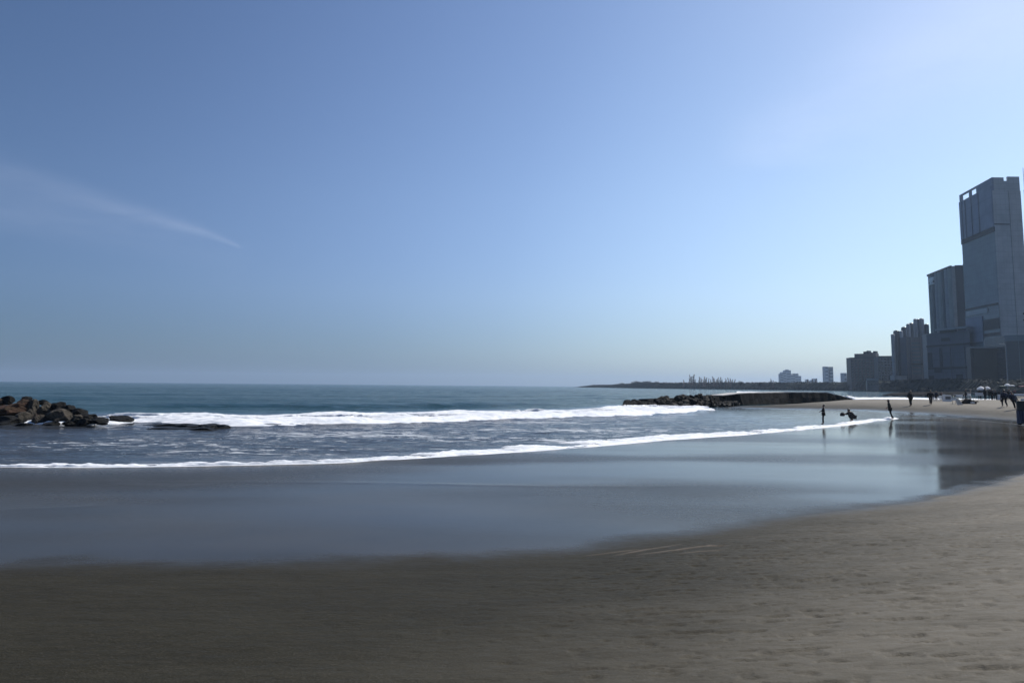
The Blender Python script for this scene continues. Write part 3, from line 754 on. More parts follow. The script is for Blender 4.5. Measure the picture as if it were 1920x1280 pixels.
bm = bmesh.new(); facebox(bm, A_, B_, .2, .62, zt(1722, 684, 632), zt(1722, 681.5, 632), 1.4); part(bm, 'ledge', 'dark', e)
A_, B_ = P2(1676, 634), P2(1702, 634)
bm = bmesh.new(); facebox(bm, A_, B_, 0, 1, zt(1690, 712, 634), zt(1690, 704, 634), 2, 5); part(bm, 'canopy', 'apt', e)
# brown and grey mid-rise blocks
def block(name, label, px0, px1, D0, D1, pyt, mat, cols, rows, wy0, wy1, depth=16):
    A_, B_ = P2(px0, D0), P2(px1, D1)
    e = building(name, ((A_.x + B_.x) / 2, D0, GZ), label); zt_ = zt((px0 + px1) / 2, pyt, (D0 + D1) / 2)
    bm = bmesh.new(); bm_prism(bm, [A_, B_, B_ + Vector((3, depth)), A_ + Vector((3, depth))], GZ, zt_); part(bm, 'wall', mat, e)
    first = None; Dm = (D0 + D1) / 2
    for r_ in range(rows):
        for c_ in range(cols):
            u = (c_ + .5) / cols; z_ = zt(px0, wy0 + (wy1 - wy0) * (r_ + .5) / rows, Dm)
            if first is None:
                bm = bmesh.new(); facebox(bm, A_, B_, u - .3 / cols, u + .3 / cols, z_ - .75, z_ + .75, .12); first = part(bm, 'window', 'win', e); ref = (u, z_)
            else:
                o = newcopy(first, e); d = (B_ - A_) * (u - ref[0]); o.location = (d.x, d.y, z_ - ref[1])
    return e, A_, B_, zt_
e, A_, B_, z_ = block('brown_hotel', 'brown mid-rise block with uneven rooftop rooms left of the grey block', 1597, 1647, 735, 715, 669.5, 'brick', 7, 8, 674, 716)
for (u0, u1, dz, mt) in ((.14, .95, 3.6, 'brick'), (.48, .66, 5.6, 'dark'), (.60, .68, 6.4, 'dark'), (.84, .92, 5.8, 'dark'), (.70, .82, 4.5, 'brick')):
    bm = bmesh.new(); facebox(bm, A_, B_, u0, u1, z_, z_ + dz, -.6 - u0, 6 + u1); part(bm, 'rooftop_room', mt, e)
bm = bmesh.new(); facebox(bm, A_, B_, .97, .995, GZ, z_, .6); part(bm, 'downpipe_strip', 'greyb', e)
bm = bmesh.new(); facebox(bm, A_, B_, .0, .96, z_ - 1.0, z_ - .2, .7); part(bm, 'cornice', 'dark', e)
e, A_, B_, z_ = block('grey_flats', 'plain grey mid-rise block between the brown block and the rounded apartment tower', 1648, 1677, 705, 700, 668.5, 'greyb', 5, 9, 671, 718)
bm = bmesh.new(); facebox(bm, A_, B_, .0, 1, z_ - .1, z_ + .7, .5); part(bm, 'parapet', 'dark', e)
e, A_, B_, z_ = block('beach_house', 'small low house with a pale overhanging roof before the brown block', 1626, 1648, 640, 636, 713, 'greyb', 4, 1, 717, 722, 8)
bm = bmesh.new(); facebox(bm, A_, B_, -.04, 1.0, z_, z_ + 1.6, 2.0, 8); part(bm, 'roof', 'frame', e)

# far skyline
def far(name, label, blocks, D, group=None):
    p = P2(blocks[0][0], D); e = building(name, (p.x, D, GZ), label)
    if group: e['group'] = group
    for i, (a, b, y, mt) in enumerate(blocks):
        A_, B_ = P2(a, D + i * 3), P2(b, D + i * 3); bm = bmesh.new(); bm_prism(bm, [A_, B_, B_ + Vector((2, 18)), A_ + Vector((2, 18))], GZ, zt((a + b) / 2, y, D + i * 3)); part(bm, 'wall', mt, e)
        zz = zt((a + b) / 2, y, D + i * 3)
        for k in range(int((zz - GZ) / 7)):
            bm = bmesh.new(); facebox(bm, A_, B_, .1, .9, zz - 4 - 7 * k, zz - 2 - 7 * k, .4); part(bm, 'window_strip', 'fard' if mt == 'far' else 'far', e)
far('far_hotel', 'hazy pale cluster of blocks on the horizon, tallest in its middle', [(1463.5, 1470, 700.5, 'far'), (1466, 1476, 697.5, 'far'), (1472, 1484, 694, 'far'), (1476, 1480, 692.5, 'far'), (1483, 1492, 703, 'far'), (1487, 1498, 700, 'far'), (1496, 1503, 704.5, 'far')], 2000)
far('twin_tower', 'hazy slim pale pair of towers standing close together on the horizon', [(1548.5, 1554.5, 687, 'far'), (1556.5, 1563.5, 687.6, 'fard'), (1553.6, 1558, 690, 'far')], 1500)
far('far_flats', 'tiny hazy block on the horizon right of the pale cluster', [(1513, 1517, 711, 'far'), (1518, 1522, 713, 'far')], 2000)
far('far_flats', 'tiny hazy block on the horizon left of the twin towers', [(1526, 1533, 709.5, 'far'), (1523, 1526, 712, 'far')], 2050)
far('far_flats', 'pale slender gabled block just left of the brown block', [(1584, 1588, 699, 'far'), (1589.5, 1592, 701, 'far'), (1593, 1596.5, 699.5, 'far')], 1150)
# mast at the right edge, lamp pole
def lattice(name, px, pyt, D, label, r_):
    p = P2(px, D); e = empty(name, (p.x, D, GZ)); tag(e, label, 'mast'); hh = atd(px, pyt, D).z - GZ
    bm = bmesh.new()
    for a in range(3):
        c, s_ = math.cos(a * 2.094), math.sin(a * 2.094); bm_tube(bm, [(c * r_ * 3, s_ * r_ * 3, 0), (c * r_, s_ * r_, hh * .9)], r_ * .35, 5)
    n = 46; 
    for i in range(n):
        z0, z1 = hh * .9 * i / n, hh * .9 * (i + 1) / n; a, b = i % 3, (i + 1) % 3; q0 = r_ * (3 - 2 * i / n); q1 = r_ * (3 - 2 * (i + 1) / n)
        bm_tube(bm, [(math.cos(a * 2.094) * q0, math.sin(a * 2.094) * q0, z0), (math.cos(b * 2.094) * q1, math.sin(b * 2.094) * q1, z1)], r_ * .18, 4)
    done(bm, 'lattice', BM['dark'], e)
    bm = bmesh.new(); bm_tube(bm, [(0, 0, hh * .88), (0, 0, hh)], r_ * .4, 6); done(bm, 'antenna', BM['dark'], e)
lattice('antenna_mast', 1945.5, 315, 500, 'thin dark mast rising above the roofs at the right edge', .35)
p = P2(1890, 200); e = empty('lamp_post', (p.x, 200, GZ)); tag(e, 'tall thin pale lamp post behind the crowd near the right edge', 'lamp post')
hh = zt(1886, 645, 200) - GZ
bm = bmesh.new(); bm_tube(bm, [(0, 0, 0), (0, 0, hh)], [.11, .06], 8); done(bm, 'pole', BM['frame'], e)
bm = bmesh.new(); bm_tube(bm, [(0, 0, hh - .05), (-.5, 0, hh + .1), (-1.1, 0, hh + .05)], .04, 6); bm_box(bm, -1.6, -1.05, -.12, .12, hh - .03, hh + .1); done(bm, 'lamp_head', BM['frame'], e)

# ------------------------------------------------------------------ vegetation
def leaf_mat(name, a, b):
    t = NT(name); v = t.coord(); n = t.noise(v, .6, 5, .65)
    t.princ(t.mix(t.ramp(n, .35, .65), a, b), .85, Specular_IOR_Level=.1); return t.m
M_leaf = leaf_mat('dark_foliage', (.006, .010, .010), (.013, .018, .015)); M_leaf2 = leaf_mat('grey_foliage', (.009, .015, .014), (.018, .024, .020))
M_bark = simple('bark', (.10, .075, .06), (.06, .045, .035), 2, .9)
M_bare = simple('bare_twigs', (.17, .12, .12), (.1, .075, .07), 2, .9)
def leaves(bm, cx, cy, cz, rx, ry, rz, n, size, rnd, shell=.35):
    for _ in range(n):
        d = Vector((rnd.gauss(0, 1), rnd.gauss(0, 1), rnd.gauss(0, 1))).normalized(); q = (shell + (1 - shell) * rnd.random()) ** .6
        c = Vector((cx + d.x * rx * q, cy + d.y * ry * q, cz + d.z * rz * q))
        a = Vector((rnd.gauss(0, 1), rnd.gauss(0, 1), rnd.gauss(0, .6))).normalized(); b = a.orthogonal().normalized(); s_ = size * rnd.uniform(.6, 1.3)
        bm.faces.new([bm.verts.new(c + a * s_), bm.verts.new(c + b * s_ * .7), bm.verts.new(c - a * s_), bm.verts.new(c - b * s_ * .7)])
def tree_proto(name, h, wd, kind, seed):
    rnd = random.Random(seed); e = empty(name, (0, 0, -500))
    bm = bmesh.new(); bm_tube(bm, [(0, 0, 0), (.05 * wd, 0, h * .35), (0, 0, h * .75)], [h * .028, h * .02, h * .008], 6)
    for k in range(5):
        a = k * 1.3 + rnd.random(); z0 = h * rnd.uniform(.25, .55)
        bm_tube(bm, [(0, 0, z0), (math.cos(a) * wd * .28, math.sin(a) * wd * .28, z0 + h * .22)], [h * .012, h * .004], 4)
    done(bm, 'trunk', M_bark, e)
    bm = bmesh.new()
    if kind == 'round':
        for k in range(9):
            a = rnd.random() * 6.28; q = rnd.random() ** .5 * .3
            leaves(bm, math.cos(a) * wd * q, math.sin(a) * wd * q, h * rnd.uniform(.45, .8), wd * .26, wd * .26, h * .2, 70, h * .035, rnd)
    else:
        for k in range(7):
            z_ = h * (.25 + .11 * k); r_ = wd * .5 * (1 - k / 9) * rnd.uniform(.6, 1.1)
            leaves(bm, rnd.uniform(-.1, .1) * wd, 0, z_, r_, r_, h * .09, 26, h * .03, rnd, .1)
    done(bm, 'crown', M_leaf if kind == 'round' else M_bare, e)
    return e
def plant_tree(proto, used, p, h, sc_, rz, label, group, cat='tree'):
    e = proto if not used else copy_tree(proto)
    e.location = p; e.scale = sc_; e.rotation_euler = (0, 0, rz); tag(e, label, cat, group); return e
rp = [tree_proto('round_tree', 10, 10, 'round', s) for s in (1, 2, 3)]; ru = [0, 0, 0]
sp = [tree_proto('slender_tree', 10, 3.4, 'thin', s) for s in (4, 5, 6)]; su = [0, 0, 0]
def put_round(px, pyt, pyb, wpx, D, label, group):
    i = int(px * 7) % 3; zb = GZ; zt_ = zt(px, pyt, D); p = P2(px, D); s_ = (zt_ - zb) / 9.9
    plant_tree(rp[i], ru[i], (p.x, D, zb), 0, (wpx * D / F / 8.2, wpx * D / F / 8.2, s_), px, label, group, 'tree'); ru[i] = 1
for (px, pyt, w_) in ((1167, 717, 12), (1196, 713.5, 20), (1212, 713, 15), (1232, 713.5, 9), (1243, 716, 12), (1256, 716, 8), (1391, 713.5, 9), (1377, 716, 10), (1424, 715.5, 9), (1432, 716.5, 10), (1507, 714.5, 10)):
    put_round(px, pyt, 0, w_, np.interp(px, [1100, 1240, 1390, 1500], [1440, 1120, 900, 820]), 'round dark tree rising above the wooded headland', 'round trees along the headland')
rs = random.Random(9)
for k, (px, pyt) in enumerate([(1282, 712), (1294, 702.5), (1297, 706), (1301.5, 702), (1304, 711), (1312, 707), (1315, 708.5), (1319, 711), (1321.5, 706.5), (1325, 708), (1329, 709.5), (1333, 711), (1337, 706), (1340, 709), (1344, 711.5), (1347, 707.5), (1351, 707), (1354, 711), (1361, 709.5), (1366, 708), (1370, 709.5), (1374, 711), (1378, 711), (1386, 714), (1446, 710), (1451, 713), (1515, 711), (1524, 710.5), (1530, 709.5)]):
    i = k % 3; D = np.interp(px, [1280, 1400, 1530], [1040, 890, 800]) + rs.uniform(-8, 20); p = P2(px, D); hh = zt(px, pyt, D) - GZ
    plant_tree(sp[i], su[i], (p.x, D, GZ), 0, (hh / 10 * 1.1, hh / 10 * 1.1, hh / 9.7), k, 'thin half bare tree standing up above the far headland', 'thin bare trees on the headland'); su[i] = 1
# the wood on the headland: one mass nobody could count
def wood(name, pts, tops, label, step=3.0, deep=5, dw=9.0, leafn=3, ls=1.2, mat=M_leaf2, fb=True):
    rnd = random.Random(3); bm = bmesh.new(); n = len(pts)
    rows = []
    for i in range(n - 1):
        a, b = Vector(pts[i]), Vector(pts[i + 1]); L = (b - a).length; m_ = max(1, int(L / step))
        for k in range(m_):
            q = a.lerp(b, k / m_); d = (b - a).normalized(); nn = Vector((-d.y, d.x)); nn = nn if nn.dot(Vector((q.x, q.y))) > 0 else -nn
            px = PX + F * (q.x / q.y) / 1.0
            px = px if abs(px - PX) < 1e5 else PX
            top = np.interp(px, *tops); hh = zt(px, top, q.y) - GZ
            rows.append((q, nn, hh))
    grid = []
    for j, (q, nn, hh) in enumerate(rows):
        col_ = []
        for i in range(deep + 3):
            off_ = -1 + (i - 1) * dw * .6 if i > 0 else -1.5
            prof = 0 if i == 0 else (.35 if i == 1 else min(1, .55 + .2 * i)); prof = 0 if i == deep + 2 else prof
            nz = float(fbm(np.array([j * .31]), np.array([i * .9]), 3, 4)[0]); nz = .75 + .5 * nz
            p = q + nn * max(off_, -1.5); col_.append(bm.verts.new((p.x + rnd.uniform(-.8, .8), p.y + rnd.uniform(-.8, .8), (GZ - 1) + (hh + 1) * prof * nz * .97)))
            if 0 < i < deep + 2:
                for _ in range(leafn):
                    c = col_[-1].co + Vector((rnd.uniform(-2, 2), rnd.uniform(-2, 2), rnd.uniform(-.6, 1.0) * min(1, hh * .14))); a_ = Vector((rnd.gauss(0, 1), rnd.gauss(0, 1), rnd.gauss(0, .5))).normalized(); b_ = a_.orthogonal(); s_ = ls * rnd.uniform(.5, 1.2)
                    bm.faces.new([bm.verts.new(c + a_ * s_), bm.verts.new(c + b_ * s_ * .6), bm.verts.new(c - a_ * s_), bm.verts.new(c - b_ * s_ * .6)])
        grid.append(col_)
    for j in range(len(grid) - 1):
        for i in range(len(grid[0]) - 1): bm.faces.new((grid[j][i], grid[j][i + 1], grid[j + 1][i + 1], grid[j + 1][i]))
    o = done(bm, name, mat); tag(o, label, 'trees', kind='stuff'); return o
coast = [(137, 1502), (206, 1203), (290, 903), (346, 742), (345, 735)]
wood('headland_wood', coast, ([1085, 1110, 1140, 1170, 1200, 1230, 1260, 1300, 1440, 1500, 1560, 1600], [724.2, 721.6, 722, 719.5, 717.5, 718.5, 718.5, 717.8, 718.2, 717.6, 718, 716]), 'dark low wood covering the far headland')
wood('waterfront_scrub', [(345, 742), (334, 690), (326, 624), (300, 562), (258, 432), (228, 345), (240, 330)], ([1560, 1575, 1600, 1650, 1700, 1760, 1850, 1930], [717, 713.5, 711.5, 716, 714, 713, 714, 716]), 'dark shrubs and trees along the waterfront below the buildings', 2.0, 3, 6, 4, .8, M_leaf)
# individual dark trees before the podium
rb = random.Random(5)
LB = ['dark broad tree at the foot of the buildings behind the beach']
for k in range(22):
    px = 1672 + k * 11.5 + rb.uniform(-3, 3); D = np.interp(px, [1670, 1800, 1930], [640, 440, 345]); pyt = np.interp(px, [1670, 1700, 1800, 1830, 1880, 1930], [717, 713, 713.5, 716, 720, 714]) + rb.uniform(-1.5, 2.5)
    put_round(px, pyt, 0, rb.uniform(11, 17), D, LB[0], 'dark trees at the foot of the buildings')
# a dark sea wall closing the back of the beach
bm = bmesh.new(); pr = None
for (px, D) in ((1684, 600), (1744, 545), (1774, 426), (1868, 338), (1934, 330), (2060, 320)):
    q = P2(px, D); row = [bm.verts.new((q.x, q.y, 0)), bm.verts.new((q.x, q.y, 2.35)), bm.verts.new((q.x + .3, q.y + .5, 2.35)), bm.verts.new((q.x + .3, q.y + .5, 0))]
    if pr:
        for k in range(4): bm.faces.new((pr[k], pr[(k + 1) % 4], row[(k + 1) % 4], row[k]))
    pr = row
tag(done(bm, 'sea_wall', simple('sea_wall_stone', (.05, .048, .05), None, .8, .8, .3, .1, Specular_IOR_Level=.05)), 'long dark sea wall at the back of the beach below the trees', 'wall')

# contrail and cirrus, thin ice cloud high above the haze
def cloud_mat(name, strength):
    t = NT(name); a = t.attr('dens'); v = t.coord((1, 1, 1), 'Object')
    n = t.noise(t.coord((.0009, .0009, .0009)), 1.0, 6, .6)
    d = t.math('MULTIPLY', a, t.ramp(n, .15, .75, .45, 1.0)); d = t.math('MULTIPLY', d, strength)
    tr = t.n('ShaderNodeBsdfTransparent'); df = t.n('ShaderNodeBsdfTranslucent'); df.inputs[0].default_value = (.9, .93, 1, 1)
    mx = t.n('ShaderNodeMixShader'); t.l(d, mx.inputs[0]); t.l(tr.outputs[0], mx.inputs[1]); t.l(df.outputs[0], mx.inputs[2]); t.l(mx.outputs[0], t.out.inputs[0])
    return t.m
def cloud(name, stripes, z, px0, px1, py0, py1, label, strength, thick=60):
    """a sheet at height z covering the pixels' patch of sky; stripes: (points, half width px, density)"""
    nx, ny = 220, 120; PXS = np.linspace(px0, px1, nx); PYS = np.linspace(py0, py1, ny); GX, GY = np.meshgrid(PXS, PYS)
    Dn = np.zeros(GX.shape)
    for pts, w0, w1, dn0, dn1 in stripes:
        best = np.full(GX.shape, 1e9); tt = np.zeros(GX.shape); n = len(pts) - 1; ww = np.ones(GX.shape)
        for i in range(n):
            ax, ay = pts[i]; bx, by = pts[i + 1]; ex, ey = bx - ax, by - ay
            t = np.clip(((GX - ax) * ex + (GY - ay) * ey) / (ex * ex + ey * ey), 0, 1); q = np.hypot(GX - ax - t * ex, GY - ay - t * ey)
            tt = np.where(q < best, (i + t) / n, tt); best = np.minimum(best, q)
        w_ = w0 + (w1 - w0) * tt; dn = dn0 + (dn1 - dn0) * tt
        Dn = Dn + dn * np.exp(-(best / w_) ** 2) * (1 - sst(.96, 1.0, tt)) * sst(0, .02, tt + .02)
    XX = np.zeros(GX.shape); YY = XX.copy()
    DX, DY, DZ = (fw[c] + rt[c] * (GX - PX) / F + up[c] * (PY - GY) / F for c in range(3))
    XX = DX / DZ * (z - EYE); YY = DY / DZ * (z - EYE)
    e = 1 - np.maximum(np.abs(GX - (px0 + px1) / 2) / (px1 - px0) * 2, np.abs(GY - (py0 + py1) / 2) / (py1 - py0) * 2)
    Dn = Dn * sst(0, .12, e)
    o = link(name, grid_mesh(name, XX, YY, z + thick * (fbm(XX * .0007, YY * .0007, 1, 3) - .5), {'dens': np.clip(Dn, 0, 1)}), cloud_mat(name, strength))
    tag(o, label, 'cloud'); return o
cloud('contrail', [([(-260, 285), (0, 318), (80, 343), (180, 377), (260, 400), (340, 424), (400, 442), (458, 466)], 30, 2.0, .10, .42),
                   ([(-260, 330), (0, 352), (150, 385), (300, 412), (390, 436)], 46, 12, .20, .06),
                   ([(-260, 385), (0, 402), (160, 425), (330, 455), (480, 500)], 26, 40, .30, .04)], 3500, -300, 560, 230, 560,
      'pale widening condensation trail with a sharp tip in the left sky', .20)
cloud('cirrus_cloud', [([(1440, 270), (1560, 200), (1660, 140), (1800, 70), (2000, 0)], 70, 120, .45, .7)], 3500, 1250, 2200, -120, 330,
      'faint soft veil of cirrus brightening the upper right sky', .24)
# ------------------------------------------------------------------ people
def cloth(name, c): return simple(name, c, tuple(x * .6 for x in c), 6, .85)
MS = simple('skin', (.30, .17, .11), (.24, .13, .085), 8, .55)
MH = simple('hair', (.015, .012, .010), (.03, .022, .016), 20, .5)
def skin_mesh(name, nodes, edges, root, mat, parent, sub=2):
    me = bpy.data.meshes.new(name); keys = list(nodes)
    me.from_pydata([nodes[k][0] for k in keys], [(keys.index(a), keys.index(b)) for a, b in edges], [])
    o = bpy.data.objects.new(name, me); col.objects.link(o)
    o.modifiers.new('s', 'SKIN'); sv = me.skin_vertices[0].data
    for i, k in enumerate(keys):
        r_ = nodes[k][1]; sv[i].radius = (r_, r_) if not hasattr(r_, '__len__') else r_
        sv[i].use_root = (k == root)
    ms = o.modifiers.new('u', 'SUBSURF'); ms.levels = sub; ms.render_levels = sub
    o.parent = parent; SKINS.append((o, name, mat)); return o
SKINS = []
def bake_skins():
    bpy.context.view_layer.update(); dg = bpy.context.evaluated_depsgraph_get()
    new = [bpy.data.meshes.new_from_object(o.evaluated_get(dg)) for o, _, _ in SKINS]
    for (o, name, mat), nm in zip(SKINS, new):
        o.modifiers.clear(); o.data = nm; nm.name = name; nm.materials.clear(); nm.materials.append(mat)
        nm.polygons.foreach_set('use_smooth', [True] * len(nm.polygons))
STAND = dict(pelvis=(0, 0, .95), waist=(0, 0, 1.1), chest=(0, -.01, 1.3), neck=(0, 0, 1.47), jaw=(0, .03, 1.545), skull=(0, .01, 1.625), crown=(0, 0, 1.70), nose=(0, .105, 1.6),
    sL=(-.18, 0, 1.41), sR=(.18, 0, 1.41), eL=(-.24, -.03, 1.14), eR=(.24, -.03, 1.14), wL=(-.25, .06, .90), wR=(.25, .06, .90),
    hL=(-.1, 0, .9), hR=(.1, 0, .9), kL=(-.11, .03, .5), kR=(.11, .03, .5), aL=(-.12, -.02, .09), aR=(.12, -.02, .09), tL=(-.13, .14, .035), tR=(.13, .14, .035))
RAD = dict(pelvis=.13, waist=.115, chest=.14, neck=.055, jaw=.065, skull=.092, crown=.06, nose=.014, sL=.06, sR=.06, eL=.04, eR=.04, wL=.026, wR=.026,
    hL=.085, hR=.085, kL=.056, kR=.056, aL=.038, aR=.038, tL=.03, tR=.03)
EDG = [('pelvis', 'waist'), ('waist', 'chest'), ('chest', 'neck'), ('neck', 'jaw'), ('jaw', 'skull'), ('skull', 'crown'), ('skull', 'nose'), ('chest', 'sL'), ('chest', 'sR'), ('sL', 'eL'), ('sR', 'eR'), ('eL', 'wL'), ('eR', 'wR'),
    ('pelvis', 'hL'), ('pelvis', 'hR'), ('hL', 'kL'), ('hR', 'kR'), ('kL', 'aL'), ('kR', 'aR'), ('aL', 'tL'), ('aR', 'tR')]
def person(loc, height, yaw, label, top, bottom, pose=None, group=None, long_hair=False, jacket=1.0, hat=None, lean=None, long_coat=False, bulk=1.0):
    J = {k: Vector(v) for k, v in STAND.items()}
    for k, v in (pose or {}).items(): J[k] = Vector(v)
    if lean:
        for k in J: J[k] = Vector((J[k].x + lean[0] * max(J[k].z - .1, 0), J[k].y + lean[1] * max(J[k].z - .1, 0), J[k].z * (1 - .5 * (lean[0] ** 2 + lean[1] ** 2))))
    s_ = height / 1.77
    e = empty('person', loc, yaw); e.scale = (s_ * bulk, s_ * bulk, s_); tag(e, label, 'person', group)
    N = {k: (tuple(J[k]), RAD[k]) for k in J}; E = list(EDG)
    for sd_ in 'LR':
        w_ = J['w' + sd_]; d = (w_ - J['e' + sd_]).normalized(); sgn = -1 if sd_ == 'L' else 1
        lat = Vector((0, 1, 0)) - d * d.y; lat = lat.normalized() if lat.length > .2 else Vector((1, 0, 0)); cur = d.cross(lat).normalized() * sgn
        palm = w_ + d * .055; N['p' + sd_] = (tuple(palm), .03); E.append(('w' + sd_, 'p' + sd_))
        for f, (o_, L) in enumerate(((-.030, .062), (-.010, .075), (.010, .07), (.030, .055))):
            b = palm + d * .035 + lat * o_; c = b + d * L * .55 + cur * .006; t = c + d * L * .4 + cur * .016
            for q, (pt, r_) in enumerate(((b, .0095), (c, .0085), (t, .007))): N[f'f{sd_}{f}{q}'] = (tuple(pt), r_)
            E += [('p' + sd_, f'f{sd_}{f}0'), (f'f{sd_}{f}0', f'f{sd_}{f}1'), (f'f{sd_}{f}1', f'f{sd_}{f}2')]
        b = w_ + d * .03 + lat * .038; t = b + d * .03 + lat * .02; N[f't{sd_}0'] = (tuple(b), .011); N[f't{sd_}1'] = (tuple(t), .008)
        E += [('w' + sd_, f't{sd_}0'), (f't{sd_}0', f't{sd_}1')]
    skin_mesh('body', N, E, 'pelvis', MS, e, 1)
    j = jacket
    T = {k: (tuple(J[k]), RAD[k] * 1.0 + .022 * j) for k in ('waist', 'chest', 'sL', 'sR')}
    T['hem'] = (tuple(J['pelvis'] + Vector((0, 0, .02))), .15 + .02 * j); T['col'] = (tuple(J['chest'].lerp(J['neck'], .75)), .07)
    T['eL'] = (tuple(J['eL']), .052 + .01 * j); T['eR'] = (tuple(J['eR']), .052 + .01 * j)
    T['cL'] = (tuple(J['eL'].lerp(J['wL'], .85)), .042); T['cR'] = (tuple(J['eR'].lerp(J['wR'], .85)), .042)
    te = [('hem', 'waist'), ('waist', 'chest'), ('chest', 'col'), ('chest', 'sL'), ('chest', 'sR'), ('sL', 'eL'), ('sR', 'eR'), ('eL', 'cL'), ('eR', 'cR')]
    if long_coat:
        T['hem'] = (tuple(J['pelvis'] - Vector((0, 0, .12))), .19)
    skin_mesh('shirt', T, te, 'waist', top, e, 1)
    B = {'pelvis': (tuple(J['pelvis']), .145)}
    for q in 'LR':
        B['h' + q] = (tuple(J['h' + q]), .1); B['k' + q] = (tuple(J['k' + q]), .072); B['a' + q] = (tuple(J['k' + q].lerp(J['a' + q], .9)), .055)
    skin_mesh('trousers', B, [('pelvis', 'hL'), ('pelvis', 'hR'), ('hL', 'kL'), ('hR', 'kR'), ('kL', 'aL'), ('kR', 'aR')], 'pelvis', bottom, e, 1)
    bm = bmesh.new(); bmesh.ops.create_icosphere(bm, subdivisions=3, radius=1)
    for v in bm.verts:
        v.co = Vector((v.co.x * .1, v.co.y * .112, v.co.z * .105)); 
        if v.co.y > .02 and v.co.z < .03: v.co.y = .02
        if long_hair and v.co.z < 0: v.co.z *= 2.6
    up_ = (J['crown'] - J['jaw']).normalized(); M_ = Vector((0, 0, 1)).rotation_difference(up_).to_matrix()
    for v in bm.verts: v.co = M_ @ v.co + J['skull'] + up_ * .03 - Vector((0, .012, 0))
    done(bm, 'hair', MH, e, True)
    if hat:
        bm = bmesh.new(); bm_tube(bm, [(0, 0, 0), (0, 0, .012), (0, 0, .02), (0, 0, .1), (0, 0, .12)], [.17, .17, .1, .095, .06], 14)
        for v in bm.verts: v.co = M_ @ v.co + J['skull'] + up_ * .05
        done(bm, 'hat', hat, e)
    return e
C = {'black': cloth('black_cloth', (.012, .012, .014)), 'navy': cloth('navy_cloth', (.02, .025, .05)), 'char': cloth('charcoal_cloth', (.03, .03, .033)), 'olive': cloth('dark_olive_cloth', (.03, .03, .02)),
     'white': cloth('white_cloth', (.75, .75, .75)), 'blue': cloth('blue_cloth', (.10, .13, .32)), 'brown': cloth('brown_cloth', (.07, .045, .03)), 'red': cloth('red_cloth', (.25, .03, .03)), 'lav': cloth('pale_blue_cloth', (.45, .5, .7))}
def size(px, pyt, p): return (atd(px, pyt, p.y).z - p.z)
def man(px, pyf, pyt, yaw, label, top, bottom, **k):
    p = on(px, pyf); h_ = size(px, pyt, p); k.setdefault('bulk', 1.3); return person(p, h_, R(yaw), label, C[top], C[bottom], **k)
def shallow(px, py): return at(px, py, .0)
# standing at the water's edge
p = shallow(1544, 795); person(p, size(1541, 757, p), R(60), 'slim person in black standing alone in the shallows, leftmost of all', C['black'], C['black'],
    dict(eL=(-.2, .1, 1.16), eR=(.2, .12, 1.16), wL=(-.1, .24, 1.1), wR=(.08, .25, 1.1), aL=(-.04, -.02, .09), aR=(.05, .05, .09), kL=(-.06, .03, .5), kR=(.07, .06, .5), tL=(-.04, .14, .035), tR=(.06, .2, .035)), jacket=.6, lean=(0, -.04))
# squatting figure, hips to the right, arms stretched to the left
p = shallow(1596, 789.5)
person(p, 1.77 * 1.02, R(90), 'person in black squatting in the shallow water holding out a dark bag', C['black'], C['black'],
    dict(pelvis=(0, -.20, .36), waist=(0, -.14, .48), chest=(0, .0, .64), neck=(0, .08, .74), jaw=(0, .15, .77), skull=(0, .17, .84), crown=(0, .17, .91), nose=(0, .27, .79),
         sL=(-.18, .04, .68), sR=(.18, .04, .68), eL=(-.17, .26, .56), eR=(.17, .26, .56), wL=(-.08, .48, .55), wR=(.08, .48, .55),
         hL=(-.1, -.2, .33), hR=(.1, -.2, .33), kL=(-.17, .16, .50), kR=(.17, .12, .48), aL=(-.13, -.06, .09), aR=(.13, -.12, .09), tL=(-.14, .1, .03), tR=(.14, .05, .03)), jacket=2.0, bulk=1.1)
bm = bmesh.new(); bm_tube(bm, [(0, 0, -.16), (0, 0, -.12), (0, 0, .06), (0, 0, .12)], [.12, .2, .17, .09], 12)
for v in bm.verts: v.co.y *= .6
e = empty('tote_bag', p + Vector((-.68, 0, .56))); tag(e, 'dark bag held out over the water by the squatting person', 'bag'); done(bm, 'bag_body', C['black'], e, True)
bm = bmesh.new(); bm_tube(bm, [(-.1, 0, .10), (.0, 0, .22), (.12, 0, .08)], .012, 6); done(bm, 'strap', C['black'], e)
p = shallow(1673, 786); person(p, size(1666, 751, p) * 1.1, R(70), 'person in a dark hood leaning seaward at the edge of the white foam', C['olive'], C['black'],
    dict(wL=(-.1, .2, 1.0), wR=(.12, .2, 1.0), aL=(-.05, .0, .09), aR=(.1, -.12, .09), tR=(.1, 0, .035), tL=(-.05, .14, .035)), lean=(.0, .17), long_hair=True, jacket=1.3, long_coat=True)
man(1708, 760.8, 731.5, 20, 'person in a wide black jacket alone on the sand bar, nearest the jetty', 'black', 'olive', jacket=2.6, pose=dict(eL=(-.30, .0, 1.14), eR=(.30, .02, 1.14), wL=(-.2, .16, .98), wR=(.2, .16, .98), kL=(-.06, .03, .5), kR=(.06, .03, .5), aL=(-.06, -.02, .09), aR=(.05, -.02, .09), tL=(-.06, .13, .035), tR=(.05, .13, .035)), long_coat=True)
man(1745.5, 758.5, 731, -30, 'person in black standing just left of the white beach furniture', 'black', 'brown', jacket=1.8, pose=dict(kL=(-.06, .05, .5), kR=(.06, .0, .5), aL=(-.06, .05, .09), aR=(.05, -.02, .09), tL=(-.06, .18, .035), tR=(.05, .13, .035)))
man(1756, 751, 732.5, 100, 'person in navy behind the tipped white chair', 'navy', 'black', jacket=1.6, long_coat=True)
